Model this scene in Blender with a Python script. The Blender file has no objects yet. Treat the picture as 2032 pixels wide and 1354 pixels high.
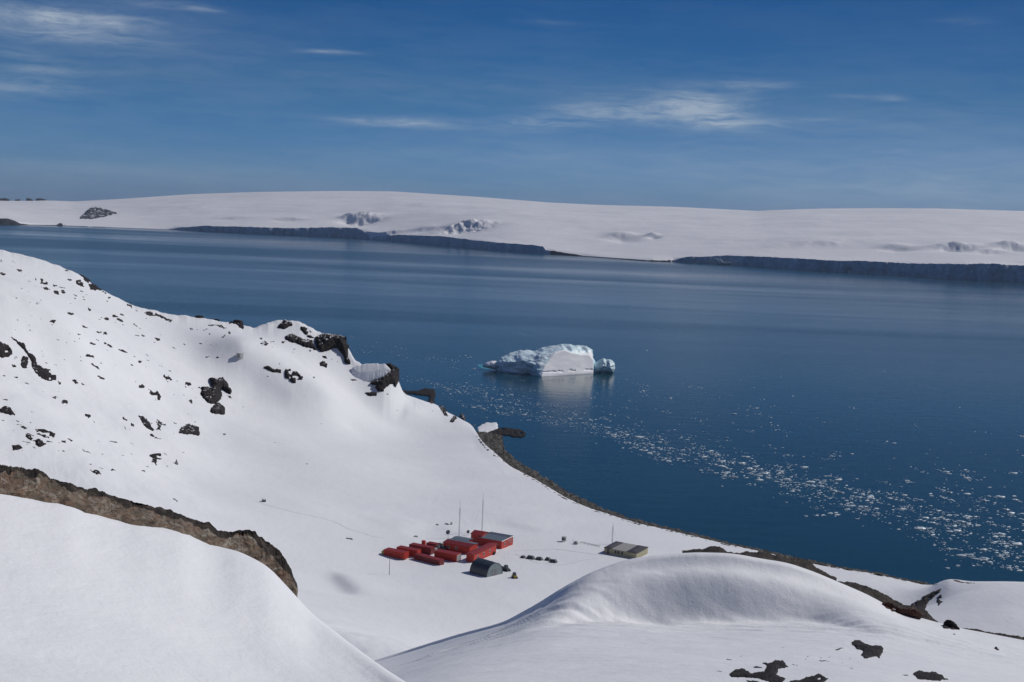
import bpy, math, random
import numpy as np

# ------------------------------------------------------------------ camera, sky, sun
S = bpy.context.scene
COL = S.collection
H = 145.0
FPX, PITCH, ROLL = 2400.0, math.atan(240 / 2400.0), math.radians(2.3)
cr0 = np.array([1, 0, 0.0]); cf = np.array([0, math.cos(PITCH), -math.sin(PITCH)]); cu0 = np.array([0, math.sin(PITCH), math.cos(PITCH)])
cr = math.cos(ROLL) * cr0 + math.sin(ROLL) * cu0
cu = math.cos(ROLL) * cu0 - math.sin(ROLL) * cr0
cam = bpy.data.cameras.new("camera")
cam.sensor_width = 36.0
cam.lens = 36.0 * FPX / 2032.0
cam.clip_start = 0.3
cam.clip_end = 80000
camo = bpy.data.objects.new("camera", cam)
COL.objects.link(camo)
from mathutils import Matrix, Vector
camo.matrix_world = Matrix(((cr[0], cu[0], -cf[0], 0), (cr[1], cu[1], -cf[1], 0), (cr[2], cu[2], -cf[2], H), (0, 0, 0, 1)))
S.camera = camo

SUN_AZ, SUN_EL = math.radians(64), math.radians(39)
sl = bpy.data.lights.new("sun", 'SUN'); sl.energy = 2.95; sl.angle = math.radians(0.53); sl.color = (1.0, 0.968, 0.928)
so = bpy.data.objects.new("sun", sl); COL.objects.link(so)
sd = Vector((math.sin(SUN_AZ) * math.cos(SUN_EL), math.cos(SUN_AZ) * math.cos(SUN_EL), math.sin(SUN_EL)))
so.rotation_euler = sd.to_track_quat('Z', 'Y').to_euler()

S.view_settings.view_transform = 'Standard'
S.view_settings.look = 'None'
S.view_settings.gamma = 1
S.view_settings.exposure = 0.0


class NT:
    """tiny node-tree helper"""
    def __init__(s, tree):
        s.t = tree; s.n = tree.nodes; s.l = tree.links

    def put(s, sock, v):
        if isinstance(v, bpy.types.NodeSocket): s.l.new(v, sock)
        elif isinstance(v, (tuple, list)) and len(v) == 3 and sock.type == 'RGBA': sock.default_value = (*v, 1)
        elif v is not None: sock.default_value = v

    def m(s, op, a, b=None, c=None, clamp=False):
        x = s.n.new("ShaderNodeMath"); x.operation = op; x.use_clamp = clamp
        for i, v in enumerate((a, b, c)):
            if v is not None: s.put(x.inputs[i], v)
        return x.outputs[0]

    def vm(s, op, a, b=None):
        x = s.n.new("ShaderNodeVectorMath"); x.operation = op
        s.put(x.inputs[0], a)
        if b is not None: s.put(x.inputs[1], b)
        return x.outputs[0]

    def mix(s, f, a, b, mode='MIX'):
        x = s.n.new("ShaderNodeMix"); x.data_type = 'RGBA'; x.blend_type = mode
        s.put(x.inputs[0], f); s.put(x.inputs[6], a); s.put(x.inputs[7], b)
        return x.outputs[2]

    def noise(s, vec, scale, detail=4, rough=.55, dist=0.0):
        x = s.n.new("ShaderNodeTexNoise")
        s.put(x.inputs['Vector'], vec); x.inputs['Scale'].default_value = scale
        x.inputs['Detail'].default_value = detail; x.inputs['Roughness'].default_value = rough
        x.inputs['Distortion'].default_value = dist
        return x.outputs['Fac']

    def ramp(s, f, stops, interp='LINEAR'):
        x = s.n.new("ShaderNodeValToRGB"); x.color_ramp.interpolation = interp
        e = x.color_ramp.elements
        while len(e) < len(stops): e.new(.5)
        for k, (p, c) in zip(e, stops):
            k.position = p; k.color = (*c, 1) if isinstance(c, (tuple, list)) else (c, c, c, 1)
        s.put(x.inputs[0], f)
        return x.outputs[0]

    def rng(s, v, a, b, c=0.0, d=1.0):
        x = s.n.new("ShaderNodeMapRange"); s.put(x.inputs[0], v)
        for i, q in enumerate((a, b, c, d)): x.inputs[i + 1].default_value = q
        return x.outputs[0]

    def xyz(s, v):
        x = s.n.new("ShaderNodeSeparateXYZ"); s.put(x.inputs[0], v); return x.outputs

    def comb(s, a, b, c):
        x = s.n.new("ShaderNodeCombineXYZ")
        for i, v in enumerate((a, b, c)): s.put(x.inputs[i], v)
        return x.outputs[0]


# pixel (of the 2032 x 1354 photograph) -> azimuth and tangent of elevation
def ray(px, py):
    px = np.asarray(px, float); py = np.asarray(py, float)
    a = (px - 1016) / FPX; b = -(py - 677) / FPX
    d = a[..., None] * cr + b[..., None] * cu + cf
    hh = np.hypot(d[..., 0], d[..., 1])
    return np.arctan2(d[..., 0], d[..., 1]), d[..., 2] / hh


world = bpy.data.worlds.new("World"); S.world = world; world.use_nodes = True
W = NT(world.node_tree)
bg = W.n['Background']
sky = W.n.new("ShaderNodeTexSky"); sky.sky_type = 'NISHITA'; sky.sun_disc = False
sky.sun_elevation = SUN_EL; sky.sun_rotation = SUN_AZ
sky.air_density = 1.0; sky.dust_density = 0.3; sky.ozone_density = 2.0
tc = W.n.new("ShaderNodeTexCoord").outputs['Generated']
nd = W.vm('NORMALIZE', tc)
vx, vy, vz = W.xyz(nd)
tint = W.ramp(W.m('MAXIMUM', vz, 0.0), [(0.0, (.23, .45, .93)), (.035, (.20, .44, .84)), (.10, (.105, .335, .58)), (.19, (.05, .25, .48)), (.30, (.09, .24, .44)), (.6, (.28, .36, .50)), (1.0, (.42, .49, .58))])
tint = W.mix(1.0, tint, W.ramp(W.rng(W.m('ARCTAN2', vx, vy), -.5, .5), [(0, (.86, .80, .90)), (.5, (.82, .74, .84)), (1, (.72, .58, .64))]), 'MULTIPLY')
base = W.mix(1.0, sky.outputs[0], tint, 'MULTIPLY')
az_ = W.m('ARCTAN2', vx, vy)
el_ = W.m('DIVIDE', vz, W.m('MAXIMUM', W.m('SQRT', W.m('ADD', W.m('MULTIPLY', vx, vx), W.m('MULTIPLY', vy, vy))), .001))


def gauss(px, py, sx, sy, amp):
    A, T = ray(px, py)
    u = W.m('DIVIDE', W.m('SUBTRACT', az_, float(A)), sx / FPX)
    v = W.m('DIVIDE', W.m('SUBTRACT', el_, float(T)), sy / FPX)
    r = W.m('ADD', W.m('MULTIPLY', u, u), W.m('MULTIPLY', v, v))
    return W.m('MULTIPLY', W.m('EXPONENT', W.m('MULTIPLY', r, -1.0)), amp)


def total(lst):
    o = lst[0]
    for q in lst[1:]: o = W.m('ADD', o, q)
    return o


dirv = W.comb(az_, el_, 0.0)
warp = W.m('MULTIPLY', W.m('SUBTRACT', W.noise(W.vm('MULTIPLY', dirv, (14, 50, 1)), 1.0, 3), .5), .020)
dw = W.comb(az_, W.m('ADD', el_, warp), 0.0)
streak = W.noise(W.vm('MULTIPLY', dw, (17, 150, 1)), 1.0, 6, .60)
fine = W.noise(W.vm('MULTIPLY', dw, (48, 300, 1)), 1.0, 5, .65)
big = W.noise(W.vm('MULTIPLY', dirv, (5, 26, 1)), 1.0, 4, .55)
wisp = W.m('ADD', W.m('MULTIPLY', streak, .62), W.m('MULTIPLY', fine, .38))
mask1 = total([gauss(1375, 212, 125, 33, 1.1), gauss(1200, 222, 100, 20, .85), gauss(1440, 245, 90, 16, .7), gauss(1480, 168, 90, 9, .55),
               gauss(1075, 245, 85, 14, .55), gauss(780, 243, 110, 10, .72), gauss(900, 248, 140, 13, .30), gauss(650, 103, 52, 5, .85),
               gauss(1765, 195, 32, 5, .7), gauss(1700, 191, 50, 4, .35), gauss(1640, 238, 90, 5, .25),
               gauss(140, 38, 150, 17, .85), gauss(30, 30, 160, 22, .55), gauss(150, 75, 150, 12, .65), gauss(40, 170, 110, 20, .68), gauss(100, 138, 90, 8, .5),
               gauss(410, 18, 40, 6, .45), gauss(300, 6, 90, 8, .5), gauss(1920, 42, 60, 8, .22), gauss(1090, 45, 80, 6, .18), gauss(40, 110, 80, 10, .4)])
c1 = W.m('MULTIPLY', mask1, W.rng(wisp, .28, .62), clamp=True)
c1 = W.m('MULTIPLY', W.m('POWER', c1, 1.25), .66, clamp=True)
# broad veils of very thin high cloud
veil = W.m('MULTIPLY', W.rng(W.m('ADD', W.m('MULTIPLY', big, .65), W.m('MULTIPLY', streak, .35)), .42, .72), W.rng(el_, .0, .19, .16, .03))
vm2 = total([gauss(1750, 330, 500, 50, .13), gauss(1900, 390, 300, 35, .16), gauss(1150, 320, 420, 30, .07), gauss(120, 335, 380, 16, .09), gauss(1000, 175, 500, 40, .05), gauss(1850, 250, 350, 45, .07), gauss(150, 60, 330, 75, .10)])
cl = W.m('ADD', W.m('ADD', c1, veil), W.m('MULTIPLY', vm2, W.rng(streak, .2, .8, .4, 1.5)), clamp=True)
sc_ = W.n.new("ShaderNodeVectorMath"); sc_.operation = 'SCALE'; W.put(sc_.inputs[0], base); sc_.inputs[3].default_value = 0.1
skyc = W.mix(cl, sc_.outputs[0], (.42, .49, .57))
W.put(bg.inputs[0], skyc)
bg.inputs[1].default_value = 1.0

# ------------------------------------------------------------------ numpy noise
def _hash(i, j, k):
    n = (i.astype(np.int64) * 73856093) ^ (j.astype(np.int64) * 19349663) ^ (k.astype(np.int64) * 83492791)
    n = (n ^ (n >> 13)) * 1274126177
    n = n ^ (n >> 16)
    return (n & 0xFFFF) / 65535.0


def vnoise(x, y, z=0.0):
    x, y, z = np.broadcast_arrays(np.asarray(x, float), np.asarray(y, float), np.asarray(z, float))
    xi, yi, zi = np.floor(x), np.floor(y), np.floor(z)
    u, v, w = x - xi, y - yi, z - zi
    u, v, w = u * u * (3 - 2 * u), v * v * (3 - 2 * v), w * w * (3 - 2 * w)
    r = 0
    for a in (0, 1):
        for b in (0, 1):
            for c in (0, 1):
                r = r + _hash(xi + a, yi + b, zi + c) * (u if a else 1 - u) * (v if b else 1 - v) * (w if c else 1 - w)
    return r * 2 - 1


def fbm(x, y, z=0.0, o=4, g=.5):
    r = 0; a = 1.0; s = 1.0; t = 0
    for i in range(o):
        r = r + a * vnoise(np.asarray(x) * s + 17.3 * i, np.asarray(y) * s - 9.1 * i, np.asarray(z) * s + 4.7 * i)
        t += a; a *= g; s *= 2.03
    return r / t


def smoothstep(a, b, x):
    t = np.clip((x - a) / (b - a), 0, 1); return t * t * (3 - 2 * t)


# ------------------------------------------------------------------ object helpers
def tag(o, label=None, cat=None, group=None, kind=None):
    if label: o['label'] = label
    if cat: o['category'] = cat
    if group: o['group'] = group
    if kind: o['kind'] = kind
    return o


def link(name, me, parent=None):
    o = bpy.data.objects.new(name, me); COL.objects.link(o)
    if parent is not None: o.parent = parent
    return o


def mesh(name, verts, faces, m, smooth=True):
    me = bpy.data.meshes.new(name)
    verts = np.asarray(verts, np.float32)
    if isinstance(faces, np.ndarray):
        n, k = faces.shape
        me.vertices.add(len(verts)); me.vertices.foreach_set('co', verts.ravel())
        me.loops.add(n * k); me.loops.foreach_set('vertex_index', faces.astype(np.int32).ravel())
        me.polygons.add(n)
        me.polygons.foreach_set('loop_start', np.arange(0, n * k, k, dtype=np.int32))
        me.polygons.foreach_set('loop_total', np.full(n, k, np.int32))
        me.update(calc_edges=True)
    else:
        me.from_pydata(verts.tolist(), [], faces)
    me.validate()
    if smooth: me.polygons.foreach_set('use_smooth', np.ones(len(me.polygons), bool))
    for mm in (m if isinstance(m, list) else [m]): me.materials.append(mm)
    return me


def gridfaces(nr, nc):
    i = np.arange(nr - 1)[:, None] * nc + np.arange(nc - 1)[None, :]
    i = i.ravel()
    return np.stack([i, i + 1, i + nc + 1, i + nc], 1)


def empty(name, loc, rz=0.0):
    o = bpy.data.objects.new(name, None); COL.objects.link(o)
    o.location = loc; o.rotation_euler = (0, 0, rz); o.empty_display_size = .5
    return o


class MB:
    def __init__(s): s.v = []; s.f = []

    def poly(s, pts, faces):
        b = len(s.v); s.v += [tuple(p) for p in pts]; s.f += [tuple(b + i for i in f) for f in faces]; return s

    def box(s, x0, x1, y0, y1, z0, z1):
        return s.poly([(x0, y0, z0), (x1, y0, z0), (x1, y1, z0), (x0, y1, z0), (x0, y0, z1), (x1, y0, z1), (x1, y1, z1), (x0, y1, z1)],
                      [(0, 3, 2, 1), (4, 5, 6, 7), (0, 1, 5, 4), (1, 2, 6, 5), (2, 3, 7, 6), (3, 0, 4, 7)])

    def tube(s, a, b, r0, r1=None, n=8):
        r1 = r0 if r1 is None else r1
        a = Vector(a); b = Vector(b); d = (b - a).normalized()
        q = d.to_track_quat('Z', 'Y')
        pts = []
        for (c, r) in ((a, r0), (b, r1)):
            for k in range(n):
                t = 2 * math.pi * k / n
                pts.append(tuple(c + q @ Vector((r * math.cos(t), r * math.sin(t), 0))))
        fs = [(k, (k + 1) % n, n + (k + 1) % n, n + k) for k in range(n)] + [tuple(range(n - 1, -1, -1)), tuple(range(n, 2 * n))]
        return s.poly(pts, fs)

    def build(s, name, m, parent=None, smooth=False, bevel=0.0):
        me = mesh(name, s.v, s.f, m, smooth)
        o = link(name, me, parent)
        if bevel:
            bm = o.modifiers.new("bevel", 'BEVEL'); bm.width = bevel; bm.segments = 1
        return o


# ------------------------------------------------------------------ materials
def newmat(name):
    m = bpy.data.materials.new(name); m.use_nodes = True
    t = NT(m.node_tree); return m, t, t.n['Principled BSDF']


def bump(t, b, h, strength, dist):
    x = t.n.new("ShaderNodeBump"); x.inputs['Strength'].default_value = strength; x.inputs['Distance'].default_value = dist
    t.put(x.inputs['Height'], h); t.put(b.inputs['Normal'], x.outputs[0])


def objco(t): return t.n.new("ShaderNodeTexCoord").outputs['Object']


def snow_mat(name, c1, c2, scale, bs, bd, bscale):
    m, t, b = newmat(name); p = objco(t)
    n = t.noise(p, scale, 5, .6)
    t.put(b.inputs['Base Color'], t.mix(t.rng(n, .3, .7), c1, c2))
    b.inputs['Roughness'].default_value = .62
    b.inputs['Specular IOR Level'].default_value = .25
    h = t.m('ADD', t.noise(t.vm('MULTIPLY', p, (1, .55, 1)), bscale, 6, .6), t.m('MULTIPLY', t.noise(p, bscale * 5, 4, .6), .25))
    bump(t, b, h, bs, bd)
    return m


M = {}
M['snow'] = snow_mat('snow', (.73, .742, .765), (.79, .797, .81), .03, .45, .5, .22)
M['near_snow'] = snow_mat('near_snow', (.74, .75, .77), (.79, .797, .81), .12, .55, .14, .9)
M['cap_snow'] = snow_mat('cap_snow', (.76, .755, .775), (.82, .815, .825), .0015, .5, 12.0, .004)


def rock_mat(name, cols, scale, snowamt=0.0, bands=None, bd=.3, snow_dir=.55):
    m, t, b = newmat(name); p = objco(t)
    n = t.noise(p, scale, 8, .65, .4)
    c = t.ramp(n, [(.28 + .44 * i / (len(cols) - 1), q) for i, q in enumerate(cols)])
    if bands:
        w = t.noise(t.vm('MULTIPLY', p, bands[0]), 1.0, 6, .7, 1.0)
        c = t.mix(t.rng(w, .42, .62), c, bands[1])
        w2 = t.noise(t.vm('MULTIPLY', p, (bands[0][0] * 1.7, bands[0][1] * 1.7, bands[0][2] * .8)), 1.3, 5, .7, .8)
        c = t.mix(t.rng(w2, .52, .68), c, bands[2])
    c = t.mix(t.rng(t.noise(p, scale * 5, 4, .7), .35, .6), t.mix(1.0, c, (.45, .45, .45), 'MULTIPLY'), c)
    if snowamt:
        g = t.n.new("ShaderNodeNewGeometry")
        nz = t.xyz(g.outputs['Normal'])[2]
        k = t.m('ADD', nz, t.m('MULTIPLY', t.m('SUBTRACT', t.noise(p, scale * 1.6, 5, .65), .5), 1.7))
        c = t.mix(t.rng(k, 1.15 - snowamt * .6, 1.25 - snowamt * .6), c, (.82, .82, .85))
    t.put(b.inputs['Base Color'], c)
    b.inputs['Roughness'].default_value = .9; b.inputs['Specular IOR Level'].default_value = .2
    h = t.m('ADD', t.noise(p, scale * 1.5, 8, .7, .5), t.m('MULTIPLY', t.noise(p, scale * 6, 5, .7), .3))
    bump(t, b, h, .9, bd)
    return m


M['rock'] = rock_mat('dark_rock', [(.012, .010, .011), (.030, .025, .026), (.052, .043, .042)], .35, .10, bd=.6)
M['bare_rock'] = rock_mat('bare_rock', [(.012, .010, .011), (.028, .023, .023), (.045, .037, .034)], .45, 0, bd=.6)
M['cliff_rock'] = rock_mat('cliff_rock', [(.012, .010, .011), (.028, .023, .023), (.045, .037, .034)], .22, .25, bd=1.0)
M['brown_rock'] = rock_mat('brown_rock', [(.06, .048, .038), (.20, .165, .125), (.38, .32, .25)], 1.0, 0, ((.6, .6, 4.5), (.26, .17, .12), (.48, .43, .37)), bd=.35)
M['dark_crest'] = rock_mat('dark_crest', [(.016, .014, .013), (.055, .046, .040), (.14, .115, .09)], 1.6, 0, bd=.25)
M['near_rock'] = rock_mat('near_rock', [(.010, .009, .011), (.034, .029, .031), (.095, .078, .070)], .9, .0, bd=.25)
M['red_rock'] = rock_mat('red_rock', [(.03, .018, .015), (.09, .04, .03), (.13, .08, .06)], .9, 0, bd=.2)
M['far_rock'] = rock_mat('far_rock', [(.02, .022, .03), (.05, .052, .06), (.08, .08, .09)], .02, .12, bd=8.0)  # bluish distance haze put into the rock colour
M['beach'] = rock_mat('beach_gravel', [(.014, .013, .012), (.038, .034, .031), (.085, .076, .07)], .9, 0, ((.5, .12, .3), (.20, .185, .165), (.03, .026, .024)), bd=.5)

m, t, b = newmat('sea_water'); M['water'] = m
g = t.n.new("ShaderNodeNewGeometry").outputs['Position']
swirl = t.noise(t.vm('MULTIPLY', g, (.00022, .0013, 1)), 1.0, 4, .6, .3)
nearn = t.noise(t.vm('MULTIPLY', g, (.004, .012, 1)), 1.0, 4, .55, .5)
t.put(b.inputs['Base Color'], t.mix(t.rng(nearn, .3, .7), (.006, .039, .063), (.007, .047, .070)))
rg = t.m('ADD', t.rng(swirl, .34, .66, .25, .11), t.m('MULTIPLY', t.m('SUBTRACT', nearn, .5), .05))
t.put(b.inputs['Roughness'], rg)
b.inputs['IOR'].default_value = 1.33
h = t.m('ADD', t.noise(t.vm('MULTIPLY', g, (.55, .9, 1)), 1.0, 5, .6, .3), t.m('MULTIPLY', t.noise(t.vm('MULTIPLY', g, (.05, .11, 1)), 1.0, 3, .5), 3.0))
bump(t, b, h, .20, .26)


def ice_mat(name, c1, c2, scale, vert=(1, 1, 1), bd=.5, rough=.45):
    m, t, b = newmat(name); p = objco(t)
    n = t.noise(t.vm('MULTIPLY', p, vert), scale, 6, .6, .6)
    t.put(b.inputs['Base Color'], t.mix(t.rng(n, .3, .7), c1, c2))
    b.inputs['Roughness'].default_value = rough
    h = t.noise(t.vm('MULTIPLY', p, vert), scale * 2.5, 6, .65, .4)
    bump(t, b, h, .7, bd)
    return m


M['cliff_ice'] = ice_mat('cliff_ice', (.20, .31, .42), (.50, .60, .67), .03, (1, 1, .22), 9.0)
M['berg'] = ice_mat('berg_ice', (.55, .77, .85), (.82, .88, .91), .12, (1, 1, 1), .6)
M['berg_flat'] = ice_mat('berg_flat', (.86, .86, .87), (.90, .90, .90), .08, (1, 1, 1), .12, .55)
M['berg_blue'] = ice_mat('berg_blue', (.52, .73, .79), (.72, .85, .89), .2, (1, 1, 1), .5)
M['berg_foot'] = ice_mat('berg_foot', (.02, .25, .27), (.05, .33, .36), .3, (1, 1, 1), .2, .2)
M['floe'] = ice_mat('floe_ice', (.56, .67, .72), (.76, .82, .85), .8, (1, 1, 1), .1)


def paint(name, col, rough=.55, dirt=.35, metal=0.0, scale=1.2, ribs=0.0):
    m, t, b = newmat(name); p = objco(t)
    n = t.noise(p, scale, 5, .65)
    n2 = t.noise(t.vm('MULTIPLY', p, (2.5, 2.5, .5)), 1.5, 5, .7)
    dark = tuple(c * (1 - dirt) for c in col)
    c = t.mix(t.rng(n, .35, .7), col, dark)
    c = t.mix(t.rng(n2, .60, .75, 0, .35), c, (.14, .09, .06))
    t.put(b.inputs['Base Color'], c)
    b.inputs['Roughness'].default_value = rough; b.inputs['Metallic'].default_value = metal
    if ribs:
        w = t.n.new("ShaderNodeTexWave"); w.inputs['Scale'].default_value = ribs; w.bands_direction = 'X'
        t.put(w.inputs['Vector'], p); bump(t, b, w.outputs['Fac'], .6, .06)
    else: bump(t, b, n, .2, .05)
    return m


M['red'] = paint('red_paint', (.52, .035, .018), ribs=1.6)
M['red_roof'] = paint('red_roof', (.27, .024, .022), .5)
M['dark_red'] = paint('dark_red', (.20, .017, .017), .5)
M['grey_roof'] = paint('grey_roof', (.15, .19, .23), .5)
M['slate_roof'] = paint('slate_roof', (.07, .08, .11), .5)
M['white'] = paint('white_paint', (.75, .73, .72), .5, .2)
M['grey'] = paint('grey_metal', (.22, .23, .24), .5)
M['lgrey'] = paint('light_grey', (.45, .45, .44), .5)
M['tent_shaded'] = paint('tent_shade_grey', (.035, .047, .065), .45, .25)  # tent shell: shade of its camera side put into the colour
M['tent_lit_end'] = paint('tent_lit_end', (.22, .27, .28), .5, .3)  # tent end facing the sun, its light put into a paler colour
M['cream'] = paint('cream_paint', (.42, .38, .24), .6, .3)
M['flat_roof'] = paint('flat_roof', (.36, .35, .33), .6, .3)
M['brown_roof'] = paint('brown_roof', (.06, .055, .065), .6, .3)
M['black'] = paint('black_plastic', (.012, .012, .014), .5, .2)
M['yellow'] = paint('yellow_paint', (.42, .33, .05), .5, .3)
M['mast'] = paint('mast_metal', (.38, .30, .31), .5, .2)
M['glass'] = paint('window_glass', (.02, .025, .03), .1, .1)
M['tarp'] = paint('grey_tarp', (.085, .09, .10), .6, .4)
M['wood'] = paint('wood_grey', (.14, .12, .10), .8, .3)

# ------------------------------------------------------------------ near land: thin-plate surface through surveyed points
def gz(px, py, z):
    A, T = ray(px, py); D = (z - H) / T
    return (float(D * np.sin(A)), float(D * np.cos(A)), float(z))


def gd(px, py, D):
    A, T = ray(px, py)
    return (float(D * np.sin(A)), float(D * np.cos(A)), float(H + D * T))


def gr(px, r, z):
    A, T = ray(px, 900); return (float(r * np.sin(A)), float(r * np.cos(A)), float(z))


anch = [gz(*q) for q in [
    (948, 866, 3), (1010, 932, 3), (1100, 980, 3), (1200, 1024, 3), (1300, 1050, 3), (1400, 1075, 3), (1500, 1097, 3), (1610, 1120, 3), (1750, 1146, 3), (1851, 1166, 3),
    (900, 1100, 9), (770, 1110, 10), (980, 1110, 9), (1250, 1095, 7), (1100, 1110, 8), (1250, 1130, 8), (700, 1000, 12), (800, 900, 9), (850, 840, 8), (600, 900, 21), (600, 1000, 18), (650, 1150, 16),
    (900, 1200, 13), (750, 1250, 24), (1000, 1000, 6), (1100, 1040, 5.5), (900, 950, 7), (830, 885, 7.5), (850, 1300, 48), (850, 1354, 84), (1000, 1180, 12),
    (0, 600, 97), (150, 650, 84), (500, 760, 40), (400, 700, 56), (300, 700, 60), (200, 730, 64), (100, 700, 74), (0, 700, 78),
    (0, 850, 60), (150, 850, 53), (300, 850, 42), (400, 850, 31), (500, 850, 26), (700, 850, 14), (200, 950, 42), (350, 950, 29), (500, 950, 20), (250, 1030, 34),
    (450, 1100, 22), (650, 780, 34), (600, 720, 46), (720, 800, 20), (0, 925, 50), (300, 600, 80), (480, 680, 63),
    (1885, 1149, 12), (2032, 1158, 10), (1990, 1215, 22), (1925, 1215, 18), (1858, 1175, 4), (1800, 1190, 4), (1835, 1215, 4), (1900, 1180, 15), (1740, 1170, 4), (1660, 1150, 4), (2200, 1165, 9), (2200, 1250, 22)]]
crestD = [(-300, 455, 760), (0, 495, 800), (80, 513, 805), (150, 540, 815), (200, 575, 822), (260, 605, 830), (340, 625, 838), (390, 630, 842), (470, 642, 848), (500, 652, 850), (520, 645, 855), (560, 635, 865), (600, 640, 866), (640, 662, 862), (688, 668, 858),
          (696, 722, 838), (740, 722, 840), (785, 728, 842), (794, 775, 842)]
anch += [gd(*q) for q in crestD]
anch += [gz(*q) for q in [(870, 805, 5), (905, 826, 4), (935, 842, 3.5)]]
anch += [gr(*q) for q in [(0, 200, 58), (0, 100, 85), (500, 200, 45), (500, 100, 80), (850, 100, 101), (1100, 200, 42), (1300, 150, 58), (1300, 250, 26), (1300, 100, 85), (1900, 150, 58), (1900, 250, 32), (1900, 100, 82),
                          (850, 200, 62), (-400, 700, 110), (-400, 500, 90), (-400, 300, 70), (2500, 400, 25), (2500, 200, 45), (200, 330, 48), (1600, 330, 14), (1850, 350, 20), (1100, 330, 15)]]
A_ = np.array(anch); PX, PZ = A_[:, :2] / 100, A_[:, 2]


def U(d2): return .5 * d2 * np.log(np.maximum(d2, 1e-12))


n_ = len(PX)
K_ = U(((PX[:, None] - PX[None]) ** 2).sum(-1)) + np.eye(n_) * .012
P_ = np.hstack([np.ones((n_, 1)), PX])
L_ = np.block([[K_, P_], [P_.T, np.zeros((3, 3))]])
wts = np.linalg.solve(L_, np.concatenate([PZ, np.zeros(3)]))


def tps(x, y):
    sh = np.shape(x); q = np.stack([np.ravel(x), np.ravel(y)], 1) / 100
    out = np.empty(len(q))
    for i in range(0, len(q), 60000):
        c = q[i:i + 60000]
        d2 = (c[:, None, 0] - PX[None, :, 0]) ** 2 + (c[:, None, 1] - PX[None, :, 1]) ** 2
        out[i:i + 60000] = U(d2) @ wts[:n_] + wts[n_] + c @ wts[n_ + 1:]
    return out.reshape(sh)


def base_noise(x, y):
    z = tps(x, y)
    k = smoothstep(16, 45, z)
    n = fbm(x / 55, y / 55, 0, 4) * (.5 + 2.2 * k) + fbm(x / 11 + 40, y / 11, 0, 4) * (.07 + .75 * k)
    # wind drifts curling round the station
    for (cx, cy, r0, wdt, am) in drifts:
        d = np.hypot(x - cx, (y - cy) * .8); n = n + am * np.exp(-((d - r0) / wdt) ** 2)
    return n, z


drifts = []
# coast line of the land: (px, py, z)
coast = [(q[0], q[1], gd(*q)[2]) for q in crestD] + [(800, 782, 18), (835, 795, 9), (870, 803, 5), (880, 815, 4), (905, 826, 4), (925, 838, 3.5), (940, 842, 3), (945, 858, 3), (950, 870, 3), (967, 887, 3), (987, 902, 3), (1006, 922, 3), (1034, 937, 3), (1057, 948, 3), (1077, 960, 3), (1097, 972, 3), (1120, 987, 3), (1152, 1001, 3), (1176, 1011, 3), (1205, 1019.5, 3), (1239, 1031, 3), (1270, 1040, 3),
         (1300, 1046, 3), (1372, 1063, 3), (1444, 1081, 3), (1516, 1096, 3), (1545, 1103, 3), (1610, 1116, 3), (1660, 1126.5, 3), (1732, 1139, 3), (1804, 1153.5, 3), (1846, 1163, 3), (1862, 1157, 8), (1885, 1148, 12), (1905, 1151, 12), (1930, 1155, 11), (2032, 1157, 10), (2350, 1170, 9)]
cA, cT = ray([q[0] for q in coast], [q[1] for q in coast])
cD = (np.array([q[2] for q in coast]) - H) / cT
o_ = np.argsort(cA)
cA, cT, cD = cA[o_], cT[o_], cD[o_]

az = np.concatenate([np.linspace(-.62, -.43, 40)[:-1], np.linspace(-.43, .43, 1250), np.linspace(.43, .60, 36)[1:]])
Rb = np.interp(az, cA, cD); Tb = np.interp(az, cA, cT)
hillmask = Rb * Tb + H > 12
_k = np.exp(-.5 * (np.arange(-15, 16) / 5.0) ** 2); _k /= _k.sum(); Rb = np.convolve(np.pad(Rb, 15, mode='edge'), _k, 'valid'); Tb = np.convolve(np.pad(Tb, 15, mode='edge'), _k, 'valid')
Rb0 = Rb.copy(); Rb = Rb + np.where(hillmask, fbm(az * 180, 3.3, 0, 4) * 4, fbm(az * 500, 3.3, 0, 4) * 1.6)
r0_ = 60.0
N1, N2 = 560, 46
s_ = np.linspace(0, 1, N1)
Rg = r0_ * (Rb[None] / r0_) ** s_[:, None]
X = Rg * np.sin(az); Y = Rg * np.cos(az)
nz_, Zt = base_noise(X, Y)
Zc = H + Rb0 * Tb
crn = np.where(hillmask, fbm(az * 200, 8.8, 0, 4) * .5, 0)
fade = smoothstep(.90, 1.0, s_)[:, None]
def s1(v, s):
    n = int(3 * s); x = np.arange(-n, n + 1); w = np.exp(-.5 * (x / s) ** 2); w /= w.sum()
    return np.convolve(np.pad(v, n, mode='edge'), w, 'valid')
cdel = Zc - tps(Rb0 * np.sin(az), Rb0 * np.cos(az)); cdw = s1(cdel, 40); cdm = s1(cdel - cdw, 9)
Rsm = s1(Rb0, 70); usm = np.log(Rg / r0_) / np.log(Rsm / r0_)[None]
corr = cdw[None] * smoothstep(.80, 1.0, usm) + cdm[None] * smoothstep(.972, 1.0, s_)[:, None] + (cdel - cdw - cdm)[None] * smoothstep(.992, 1.0, s_)[:, None] + cdw[None] * (1 - smoothstep(.80, 1.0, usm[-1:])) * smoothstep(.95, 1.0, s_)[:, None]
Zg = Zt + corr + nz_ * (1 - fade * .9) + crn * smoothstep(.985, 1.0, s_)[:, None]
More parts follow.
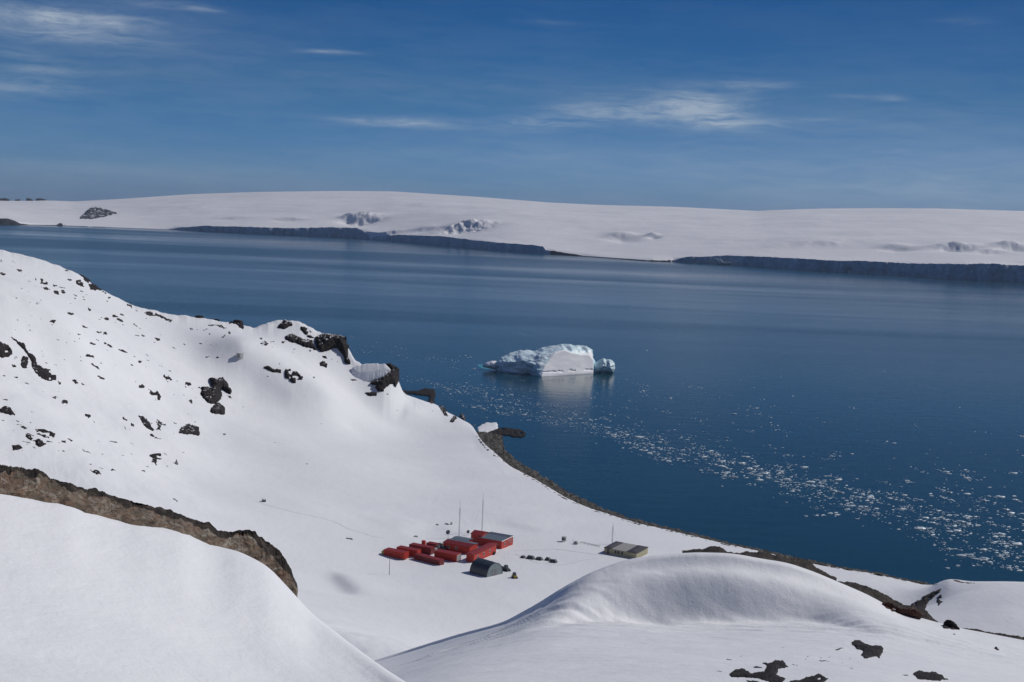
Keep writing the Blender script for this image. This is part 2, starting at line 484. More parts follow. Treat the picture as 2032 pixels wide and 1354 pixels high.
# hollow beside the station (dark crease in the drift)
def crease(px0, py0, px1, py1, z, w, am):
    global Zg
    a = np.array(gz(px0, py0, z)[:2]); b_ = np.array(gz(px1, py1, z)[:2]); d = b_ - a; L = np.hypot(*d); d /= L
    u = (X - a[0]) * d[0] + (Y - a[1]) * d[1]; v = -(X - a[0]) * d[1] + (Y - a[1]) * d[0]
    mk = np.exp(-((u / L - .5) / .42) ** 4)
    Zg = Zg + am * mk * (np.tanh(v / w) * np.exp(-(v / (w * 6)) ** 2))
crease(655, 1125, 712, 1188, 16, 3.0, 1.5)
crease(790, 1062, 860, 1040, 9, 4.0, .8)
crease(985, 1035, 1080, 1055, 7, 4.0, .6)
dr = np.concatenate([[1.2, 3, 5], np.geomspace(7, 160, N2 - 3)])
R2 = Rb[None] + dr[:, None]
steep = np.where(hillmask, 1.15, .75)[None]
Z2 = Zg[-1:] - steep * dr[:, None] * smoothstep(-2, 6, dr)[:, None] + fbm(R2 * .12, az[None] * 90, 0, 3) * 2.0 * smoothstep(2, 10, dr)[:, None] * hillmask[None]
Z2 = np.maximum(Z2, -6)
RG = np.vstack([Rg, R2]); ZG = np.vstack([Zg, Z2])
XG = RG * np.sin(az); YG = RG * np.cos(az)
V = np.stack([XG, YG, ZG], -1).reshape(-1, 3)
tag(link('snow_ground', mesh('snow_ground', V, gridfaces(*RG.shape)[:, ::-1], M['snow'])), kind='structure')


class Layer:
    """first point of a polar height field met by the ray through a photograph pixel"""
    def __init__(s, az, R, Z, nvis, sea=False):
        s.az = az; s.R = R[:nvis]; s.T = (Z[:nvis] - H) / s.R; s.Tm = np.maximum.accumulate(s.T, 0); s.sea = sea

    def hit(s, px, py):
        A, T = ray(px, py); A = np.ravel(A); T = np.ravel(T)
        c = np.clip(np.interp(A, s.az, np.arange(len(s.az))), 0, len(s.az) - 1.001)
        out = np.zeros((len(A), 3)); ok = np.ones(len(A), bool)
        for i in range(len(A)):
            j = int(c[i]); f = c[i] - j
            tm = s.Tm[:, j] * (1 - f) + s.Tm[:, j + 1] * f
            rr = s.R[:, j] * (1 - f) + s.R[:, j + 1] * f
            k = int(np.searchsorted(tm, T[i]))
            if k >= len(tm):
                D = rr[-1]; ok[i] = False
                if s.sea and T[i] < -.001 and -H / T[i] > D and (H + tm[-1] * rr[-1]) < 12 and T[i] < -.09 and T[i] - tm[-1] > 0:
                    D = -H / T[i]
            elif k == 0: D = rr[0]
            else:
                w = (T[i] - tm[k - 1]) / max(tm[k] - tm[k - 1], 1e-9); D = rr[k - 1] + w * (rr[k] - rr[k - 1])
            out[i] = (D * math.sin(A[i]), D * math.cos(A[i]), H + D * T[i])
        return out, ok


base_layer = Layer(az, RG, ZG, N1 + 1, True)

# ------------------------------------------------------------------ sea, sky is the world
me = mesh('sea', [(-40000, -8000, 0), (40000, -8000, 0), (40000, 45000, 0), (-40000, 45000, 0)], [(0, 1, 2, 3)], M['water'], False)
tag(link('sea', me), kind='structure')

# ------------------------------------------------------------------ gravel beach
def strip(name, top, bot, ztop, zbot, m, nrow=14, amp=.5, scale=.35, step=1.5, back=None):
    x0 = max(top[0][0], bot[0][0]); x1 = min(top[-1][0], bot[-1][0])
    pxs = np.arange(x0, x1, step)
    ty = np.interp(pxs, *zip(*top)); by = np.interp(pxs, *zip(*bot))
    a = np.array([gz(p, q, ztop) for p, q in zip(pxs, by)]); b_ = np.array([gz(p, q, zbot) for p, q in zip(pxs, ty)])
    t_ = np.linspace(-.15, 1.12, nrow)[:, None, None]
    P = a[None] * (1 - t_) + b_[None] * t_
    n = fbm(P[..., 0] * scale, P[..., 1] * scale, 0, 4) + .6 * np.abs(fbm(P[..., 0] * scale * 3, P[..., 1] * scale * 3, 3, 3))
    P[..., 2] += n * amp
    return link(name, mesh(name, P.reshape(-1, 3), gridfaces(nrow, len(pxs)), m))


beach_in = [(946, 866), (967, 889), (986.6, 904), (1006, 924), (1034, 939), (1057, 950), (1077, 962), (1097, 975), (1120, 989), (1152, 1003), (1176, 1013), (1205, 1021.5), (1239, 1033), (1270, 1042), (1300, 1048), (1372, 1065), (1444, 1083), (1516, 1098), (1610, 1118), (1660, 1128), (1732, 1140), (1804, 1154), (1851, 1165)]
beach_out = [(946, 857), (975, 852), (990, 856), (998, 872), (1000, 888), (1012, 903), (1024, 914), (1046, 927), (1077, 945), (1097, 957), (1120, 974), (1156, 991), (1185, 1004), (1215, 1016), (1250, 1029), (1300, 1042), (1372, 1058.5), (1444, 1077), (1516, 1093), (1610, 1114), (1660, 1124.5), (1732, 1137), (1804, 1151.5), (1851, 1161)]
tag(strip('gravel_beach', beach_out, beach_in, 2.6, -.1, M['beach'], 40, .9, .5, .9), kind='structure')

# ------------------------------------------------------------------ foreground layers
def gsmooth(Z, sr, sc):
    def k(s):
        n = int(3 * s) + 1; x = np.arange(-n, n + 1); w = np.exp(-.5 * (x / s) ** 2); return w / w.sum(), n
    for ax, s in ((0, sr), (1, sc)):
        if s <= 0: continue
        w, n = k(s)
        pad = [(0, 0), (0, 0)]; pad[ax] = (n, n)
        Q = np.pad(Z, pad, mode='reflect', reflect_type='odd'); O = np.zeros_like(Z)
        for i, ww in enumerate(w):
            sl_ = [slice(None)] * 2; sl_[ax] = slice(i, i + Z.shape[ax]); O += ww * Q[tuple(sl_)]
        Z = O
    return Z


# mound in front of the station: each column is a list of (py, distance) from the crest towards the camera
mound = {
    400: [(1330, 200), (1345, 150), (1365, 110), (1400, 75), (1450, 50), (1520, 35), (1650, 18), (1900, 7)],
    700: [(1330, 170), (1338, 140), (1346, 115), (1360, 92), (1375, 75), (1405, 52), (1540, 20), (1750, 6)],
    820: [(1292, 170), (1299, 145), (1306, 125), (1318, 100), (1332, 80), (1366, 54), (1520, 20), (1700, 6)],
    900: [(1267, 140), (1275, 126), (1283, 112), (1296, 94), (1312, 76), (1356, 50), (1500, 20), (1700, 6)],
    1000: [(1240, 122), (1247, 115), (1254, 108), (1268, 98), (1297, 76), (1354, 48), (1500, 20), (1700, 6)],
    1072: [(1200, 110), (1209, 107.5), (1217, 104), (1247, 97), (1292, 75), (1354, 48), (1500, 20), (1700, 6)],
    1117: [(1170.6, 107), (1183, 106.25), (1194, 104.6), (1234, 101.61), (1290, 76), (1354, 48), (1500, 20), (1700, 6)],
    1176: [(1139, 109), (1156, 108.25), (1168, 106.6), (1235, 103.92), (1290, 76), (1354, 48), (1500, 20), (1700, 6)],
    1243: [(1114, 111), (1135, 110.25), (1147, 108.6), (1237, 106.23), (1290, 77), (1354, 48), (1500, 20), (1700, 6)],
    1300: [(1105.5, 112), (1128, 111.25), (1139, 109.6), (1239, 107.478), (1290, 78), (1354, 48), (1500, 20), (1700, 6)],
    1380: [(1100, 113), (1124, 112.25), (1136, 110.6), (1239, 108.54), (1290, 78), (1354, 48), (1500, 20), (1700, 6)],
    1455: [(1102.5, 114), (1127, 113.25), (1139, 111.6), (1237, 109.478), (1290, 79), (1354, 49), (1500, 20), (1700, 6)],
    1516: [(1114, 115), (1138, 114.25), (1150, 112.6), (1234, 110.23), (1290, 79), (1354, 49), (1500, 20), (1700, 6)],
    1560: [(1121, 116), (1146, 115.25), (1158, 113.6), (1232, 110.92), (1290, 80), (1354, 49), (1500, 20), (1700, 6)],
    1610: [(1137, 117), (1158, 116.25), (1170, 114.6), (1234, 111.548), (1290, 81), (1354, 50), (1500, 20), (1700, 6)],
    1660: [(1158, 118), (1174, 117.1), (1185, 115.4), (1242, 110.06666666666666), (1290, 82), (1354, 50), (1500, 20), (1700, 6)],
    1721: [(1184, 119), (1196, 116), (1206, 112.5), (1250, 104), (1295, 83), (1354, 51), (1500, 20), (1700, 6)],
    1786: [(1220, 120), (1228, 117), (1236, 113), (1262, 104), (1300, 85), (1356, 53), (1500, 20), (1700, 6)],
    1833: [(1233, 121), (1240, 118), (1247, 114), (1268, 106), (1303, 86), (1358, 55), (1500, 20), (1700, 6)],
    1909: [(1253, 122), (1259, 119), (1266, 115), (1283, 107), (1312, 88), (1362, 57), (1500, 20), (1700, 6)],
    2032: [(1276, 124), (1282, 121), (1290, 117), (1306, 108), (1330, 91), (1372, 60), (1500, 20), (1700, 6)],
    2350: [(1335, 126), (1342, 123), (1350, 118), (1366, 110), (1390, 95), (1430, 64), (1540, 20), (1700, 6)]}


def layer_mesh(name, table, azr, ncol, nrow, m, sm, nz, back, rs0=.93):
    ks = sorted(table); nk = len(table[ks[0]])
    azl = np.linspace(*azr, ncol)
    T = np.zeros((nk, ncol)); R = np.zeros((nk, ncol))
    for i in range(nk):
        A, Te = ray(ks, [table[k][i][0] for k in ks])
        T[i] = np.interp(azl, A, Te); R[i] = np.interp(azl, A, [table[k][i][1] for k in ks])
    R = gsmooth(R, 0, sm[1]); Tres = T - gsmooth(T, 0, sm[2]); T = T - Tres; Tres = gsmooth(Tres[:1], 0, min(sm[1], 6))[0]
    Rc = R[0]; Rn = R[-1]
    q = np.linspace(0, 1, nrow)[:, None] ** .8
    Rg = Rn[None] + (Rc - Rn)[None] * q
    Zg = np.zeros_like(Rg)
    for j in range(ncol):
        zz = H + T[::-1, j] * R[::-1, j]
        Zg[:, j] = np.interp(Rg[:, j], R[::-1, j], zz)
    Zc = Zg[-1].copy()
    Zs = gsmooth(Zg, sm[0], 0)
    Zg = Zs + (Zc - Zs[-1])[None] * smoothstep(.9, 1, q) + (Tres * Rc)[None] * smoothstep(rs0, 1, q)
    x = Rg * np.sin(azl); y = Rg * np.cos(azl)
    Zg += nz(x, y, Rg, Zg, azl) * (1 - smoothstep(.96, 1.0, q) * .7)
    dd = np.concatenate([[.3, .8, 1.5, 2.5, 4], np.geomspace(6, back, 12)])[:, None]
    Rk = Rc[None] + dd; Zk = Zg[-1:] - .12 * dd - .62 * np.maximum(dd - 1, 0) * smoothstep(0, 8, dd)
    RA = np.vstack([Rg, Rk]); ZA = np.vstack([Zg, Zk])
    V = np.stack([RA * np.sin(azl), RA * np.cos(azl), ZA], -1).reshape(-1, 3)
    tag(link(name, mesh(name, V, gridfaces(*RA.shape)[:, ::-1], m)), kind='structure')
    return Layer(azl, RA, ZA, nrow + 1)


def mound_noise(x, y, R, Z, azl):
    n = fbm(x / 9, y / 9, 1, 4) * .22 + fbm(x / 2.2 + 5, y / 1.1, 2, 3) * .035
    w = np.exp(-((R - 105) / 6.0) ** 2)
    n = n + w * (fbm(x / 7.5 + R / 9, R / 1.0, 5, 4) * .30 + fbm(x / 1.6, R / .8, 9, 3) * .07)
    n = n + np.exp(-((R - 98) / 16) ** 2) * np.abs(fbm(x / 4 + y / 9, y / 1.5, 6, 3)) * -.16
    return n


mound_layer = layer_mesh('snow_mound', mound, (-.62, .50), 1250, 420, M['near_snow'], (2.6, 18, 30), mound_noise, 45)

# snow slope at the photographer's feet, lower left
kn = [(-500, 920, 36), (-200, 950, 37), (0, 980, 38), (70, 994, 38.5), (115, 1002, 39), (135, 1003, 39), (175, 1020, 39.5), (224, 1034, 40), (259, 1042, 40), (287, 1043, 40.5), (322, 1053, 41), (361, 1060, 41.3), (396, 1081, 41.6), (431, 1097, 42), (455, 1102, 42.3), (469, 1103, 42.5), (501, 1120, 42.6), (532, 1136, 42.6), (550, 1155, 42.5), (567, 1178, 42), (585, 1194, 41.5),
      (597, 1213, 41), (620, 1239, 39.5), (640, 1255, 38), (680, 1290, 36), (720, 1324, 33.5), (760, 1356, 31), (800, 1388, 28), (900, 1450, 23), (1100, 1530, 17), (1500, 1600, 12), (2032, 1670, 9)]
knoll = {k: [(y, r)] + [(y + (1900 - y) * f, r * (1 - f) ** 1.25 + 3 * f) for f in (.03, .07, .13, .22, .34, .5, .72, 1.0)] for k, y, r in kn}
knoll_layer = layer_mesh('snow_slope', knoll, (-.66, .42), 1000, 240, M['near_snow'], (2, 50, 60),
                         lambda x, y, R, Z, a: fbm(x / 8, y / 8, 7, 4) * .09 + fbm(x / 1.7, y / 1.7, 3, 3) * .012, 60, .72)

# ------------------------------------------------------------------ rock ridges standing along a crest
def ridge(name, top, bot, D, m, step=1.4, nrow=26, thick=1.4, rough=.35, jag=1.6, nscale=1.0, seed=0, sink=8, lean=1.0, m2=None, split=.72):
    x0 = max(top[0][0], bot[0][0]); x1 = min(top[-1][0], bot[-1][0])
    pxs = np.arange(x0, x1 + .01, step)
    ty = np.interp(pxs, *zip(*top)); by = np.interp(pxs, *zip(*bot))
    ty = ty - jag * (fbm(pxs / 9, seed, 0, 3) + .9 * np.abs(fbm(pxs / 3.1, seed + 5, 0, 3))) * np.clip((by - ty) / 10, .15, 1)
    Dm = np.interp(pxs, *zip(*D)) if isinstance(D, list) else np.full(len(pxs), float(D))
    rows = []
    tv = np.concatenate([np.linspace(-.12, 1, nrow), [1.0, 1.0, 1.0]])
    A0, _ = ray(pxs, ty)
    for i, t_ in enumerate(tv):
        py = by + (ty - by) * max(t_, 0) + (sink if t_ < 0 else 0)
        A, T = ray(pxs, py)
        k = max(i - (nrow - 1), 0)
        r = Dm + thick * lean * max(t_, 0) ** 1.3 + (0, thick * .6, thick * 1.5, thick * 2.2)[k]
        z = H + r * T - (0, thick * .15, thick * 1.2, thick * 3.5)[k]
        x = r * np.sin(A); y = r * np.cos(A)
        if k == 0 and 0 <= t_ < 1:
            n = fbm(x * nscale, z * nscale * 1.6, seed, 5, .6)
            rid = 1 - np.abs(fbm(x * nscale * .6 + 9, z * nscale * 1.4, seed + 2, 4)) * 2
            dr_ = (n * .6 + rid * .45) * rough * min(1, 5 * (1 - t_) + .15)
            x = x + dr_ * np.sin(A); y = y + dr_ * np.cos(A)
            x = x + fbm(x * nscale * 1.3 + 4, z * nscale * 1.3, seed + 8, 4) * rough * .3
        rows.append(np.stack([x, y, z], -1))
    P = np.array(rows)
    f = gridfaces(*P.shape[:2])[:, ::-1]
    me = mesh(name, P.reshape(-1, 3), f, [m, m2] if m2 else m)
    if m2:
        nc = len(pxs); row = np.arange(len(f)) // (nc - 1); colm = np.arange(len(f)) % (nc - 1)
        lim = split + .30 * fbm(colm / 22, 1.5, seed, 4) - .10 * smoothstep(0, 1, np.interp(colm, [0, nc], [0, 1]))
        me.polygons.foreach_set('material_index', (row / (nrow - 1) > lim).astype(np.int32)); me.update()
    return link(name, me)


K_top = [(-120, 900), (0, 925.5), (10, 924), (35, 927), (52, 932), (70, 931), (84, 938), (98, 950), (119, 955), (137, 959), (154, 966), (175, 972), (189, 970), (210, 981), (252, 994), (298, 1004), (333, 1013), (385, 1032), (417, 1039), (431, 1052), (459, 1058), (476, 1054), (490, 1053), (508, 1058), (529, 1076), (550, 1087), (564, 1108), (578, 1129), (584, 1160), (586, 1192)]
K_bot = [(-120, 966)] + [(k, y) for k, y, r in kn if 0 <= k <= 590]
K_D = [(-200, 36.6)] + [(k, r + .15) for k, y, r in kn if 0 <= k <= 600]
o = ridge('rock_ridge', K_top, K_bot, K_D, M['brown_rock'], 1.0, 70, 1.7, .62, 3.4, 1.3, 3, 14, m2=M['dark_crest'], split=.78)
tag(o, 'long brown rock ridge with a dark jagged top above the smooth snow slope, lower left', 'rock ridge')


def z8(pts, ox, oy, s): return [(ox + x / s, oy + y / s) for x, y in pts]


S1t = z8([(150, 152), (210, 143), (270, 138), (310, 129), (355, 127), (380, 138), (400, 158), (430, 160), (500, 154), (600, 157), (680, 174), (760, 190), (830, 205), (860, 214), (880, 245), (940, 265), (1000, 305)], 1300, 1040, 2.776)
S1b = z8([(150, 156), (280, 168), (410, 176), (430, 179), (520, 194), (600, 209), (720, 229), (800, 254), (860, 274), (940, 289), (1000, 309)], 1300, 1040, 2.776)
o = ridge('rock_ridge', S1t, S1b, [(1340, 116), (1455, 117), (1660, 122)], M['dark_crest'], 1.0, 24, 3.5, .9, 3.2, .8, 11, 4)
tag(o, 'low dark brown rock ridge behind the crest of the shaded snow mound, before the sea', 'rock ridge')
S2t = z8([(975, 320), (1050, 321), (1120, 330), (1170, 344), (1200, 358), (1240, 374), (1300, 408), (1370, 450), (1430, 458), (1500, 490), (1580, 558)], 1300, 1040, 2.776)
S2b = z8([(975, 330), (1090, 374), (1170, 404), (1250, 444), (1330, 494), (1420, 525), (1500, 545), (1580, 572)], 1300, 1040, 2.776)
o = ridge('rock_ridge', S2t, S2b, [(1640, 119.5), (1870, 123)], M['dark_crest'], 1.0, 24, 2.5, .9, 2.6, .8, 21, 4)
tag(o, 'dark rock ridge running down to the notch left of the snowy headland hump, right', 'rock ridge')
S3t = z8([(1690, 578), (1780, 583), (1820, 597), (1840, 592), (1870, 605), (1910, 600), (1940, 613), (2032, 622), (2400, 680)], 1300, 1040, 2.776)
S3b = z8([(1690, 584), (1780, 606), (1850, 629), (1950, 650), (2032, 659), (2400, 745)], 1300, 1040, 2.776)
o = ridge('rock_ridge', S3t, S3b, [(1900, 123), (2032, 125), (2350, 127)], M['dark_crest'], 1.0, 20, 2.0, .7, 2.2, .8, 31, 4)
tag(o, 'thin dark rock line at the right edge, below the smooth snow hump', 'rock ridge')


# ------------------------------------------------------------------ rocks drawn from outlines laid on the terrain
def inside(x, y, poly):
    c = np.zeros(x.shape, bool); j = len(poly) - 1
    for i in range(len(poly)):
        xi, yi = poly[i]; xj, yj = poly[j]
        cond = ((yi > y) != (yj > y)) & (x < (xj - xi) * (y - yi) / (yj - yi + 1e-12) + xi)
        c ^= cond; j = i
    return c


def edgedist(x, y, poly):
    d = np.full(x.shape, 1e9)
    for i in range(len(poly)):
        ax, ay = poly[i]; bx, by = poly[(i + 1) % len(poly)]
        vx_, vy_ = bx - ax, by - ay; L = vx_ * vx_ + vy_ * vy_ + 1e-9
        t_ = np.clip(((x - ax) * vx_ + (y - ay) * vy_) / L, 0, 1)
        d = np.minimum(d, np.hypot(x - ax - t_ * vx_, y - ay - t_ * vy_))
    return d


seedc = [0]


def prock(name, poly, layer, m, hgt=.5, holes=0.0, step=None, ro=1.0):
    """rock whose outline is laid on the terrain, raised into a rough solid body and closed below the snow"""
    seedc[0] += 1; sd_ = seedc[0] * 3.7
    xs = [p[0] for p in poly]; ys = [p[1] for p in poly]
    w, h_ = max(xs) - min(xs), max(ys) - min(ys)
    if step is None: step = max(.8, min(1.6, math.sqrt(w * h_) / 22))
    gx = np.arange(min(xs) - 2, max(xs) + 2, step); gy = np.arange(min(ys) - 2, max(ys) + 2, step)
    GX, GY = np.meshgrid(gx, gy)
    jx = GX + fbm(GX / 5, GY / 5, sd_, 3) * 3.2 * min(1, h_ / 12); jy = GY + fbm(GX / 5, GY / 5, sd_ + 50, 3) * 2.4 * min(1, h_ / 12)
    ins = inside(jx, jy, poly)
    if holes: ins &= (fbm(GX / (6 + w * .03), GY / (3.5 + h_ * .03), sd_ + 9, 4) > -.62 + holes * .66)
    cell = ins[:-1, :-1] & ins[1:, :-1] & ins[:-1, 1:] & ins[1:, 1:]
    if cell.sum() < 2: return None
    used = np.zeros(GX.shape, bool)
    used[:-1, :-1] |= cell; used[1:, :-1] |= cell; used[:-1, 1:] |= cell; used[1:, 1:] |= cell
    cnt = np.zeros(GX.shape, int)
    cnt[:-1, :-1] += cell; cnt[1:, :-1] += cell; cnt[:-1, 1:] += cell; cnt[1:, 1:] += cell
    border = used & (cnt < 4)
    # distance in cells from the border
    dist = np.where(used, 0, -1).astype(float); cur = border.copy(); seen = border.copy() | ~used; lv = 0
    while True:
        nb = np.zeros_like(cur)
        nb[1:] |= cur[:-1]; nb[:-1] |= cur[1:]; nb[:, 1:] |= cur[:, :-1]; nb[:, :-1] |= cur[:, 1:]
        nb &= ~seen; lv += 1
        if not nb.any(): break
        dist[nb] = lv; seen |= nb; cur = nb
    idx = -np.ones(GX.shape, int); n = used.sum(); idx[used] = np.arange(n)
    P, ok = layer.hit(GX[used], GY[used])
    D = np.hypot(P[:, 0], P[:, 1]); mp = D / FPX
    dn = dist[used] * step
    mx = max(dn.max(), 1)
    prof = np.sqrt(np.clip(dn / mx, 0, 1)) * mx * mp * 2.0 * hgt
    nn = fbm(GX[used] / 4.0, GY[used] / 3.0, sd_, 4) * .55 + np.abs(fbm(GX[used] / 2.2, GY[used] / 2.2, sd_ + 3, 3)) * .35
    prof = prof * (1 + .7 * nn * ro) + np.where(dn > 0, mp * .7 * nn * ro, 0)
    cam_ = np.array([0, 0, H]); dv = cam_ - P; dv /= np.linalg.norm(dv, axis=1)[:, None]
    top = P + dv * (prof * .8)[:, None] * 1.0; top[:, 2] += prof * .35
    top[border[used]] -= np.array([0, 0, 1.0]) * (mp[border[used]] * .3)[:, None]
    bot = P - dv * (mp * (3 + .35 * mx))[:, None]; bot[:, 2] -= mp * 4
    ci, cj = np.nonzero(cell)
    f = np.stack([idx[ci, cj], idx[ci + 1, cj], idx[ci + 1, cj + 1], idx[ci, cj + 1]], 1)
    fb = f[:, ::-1] + n
    # side walls
    ed = {}
    for q in f:
        for a, b__ in ((q[0], q[1]), (q[1], q[2]), (q[2], q[3]), (q[3], q[0])):
            if (b__, a) in ed: del ed[(b__, a)]
            else: ed[(a, b__)] = 1
    sw = np.array([(b__, a, a + n, b__ + n) for a, b__ in ed], int) if ed else np.zeros((0, 4), int)
    ctr = P.mean(0)
    V = np.vstack([top, bot]) - ctr
    o = link(name, mesh(name, V, np.vstack([f, fb, sw]), m))
    o.location = ctr
    return o


def blob(cx, cy, w, h, ang, rnd):
    n = 14; a = math.radians(ang); out = []
    for k in range(n):
        t_ = 2 * math.pi * k / n
        r = 1 + rnd.uniform(-.5, .3)
        x = math.cos(t_) * w / 2 * r; y = math.sin(t_) * h / 2 * r
        out.append((cx + x * math.cos(a) - y * math.sin(a), cy + x * math.sin(a) + y * math.cos(a)))
    return out


def Z3(p): return z8(p, 0, 600, 3.385)
def Z4(p): return z8(p, 0, 480, 3.908)
def Z5(p): return z8(p, 440, 600, 3.277)
def Z8(p): return z8(p, 1300, 1040, 2.776)


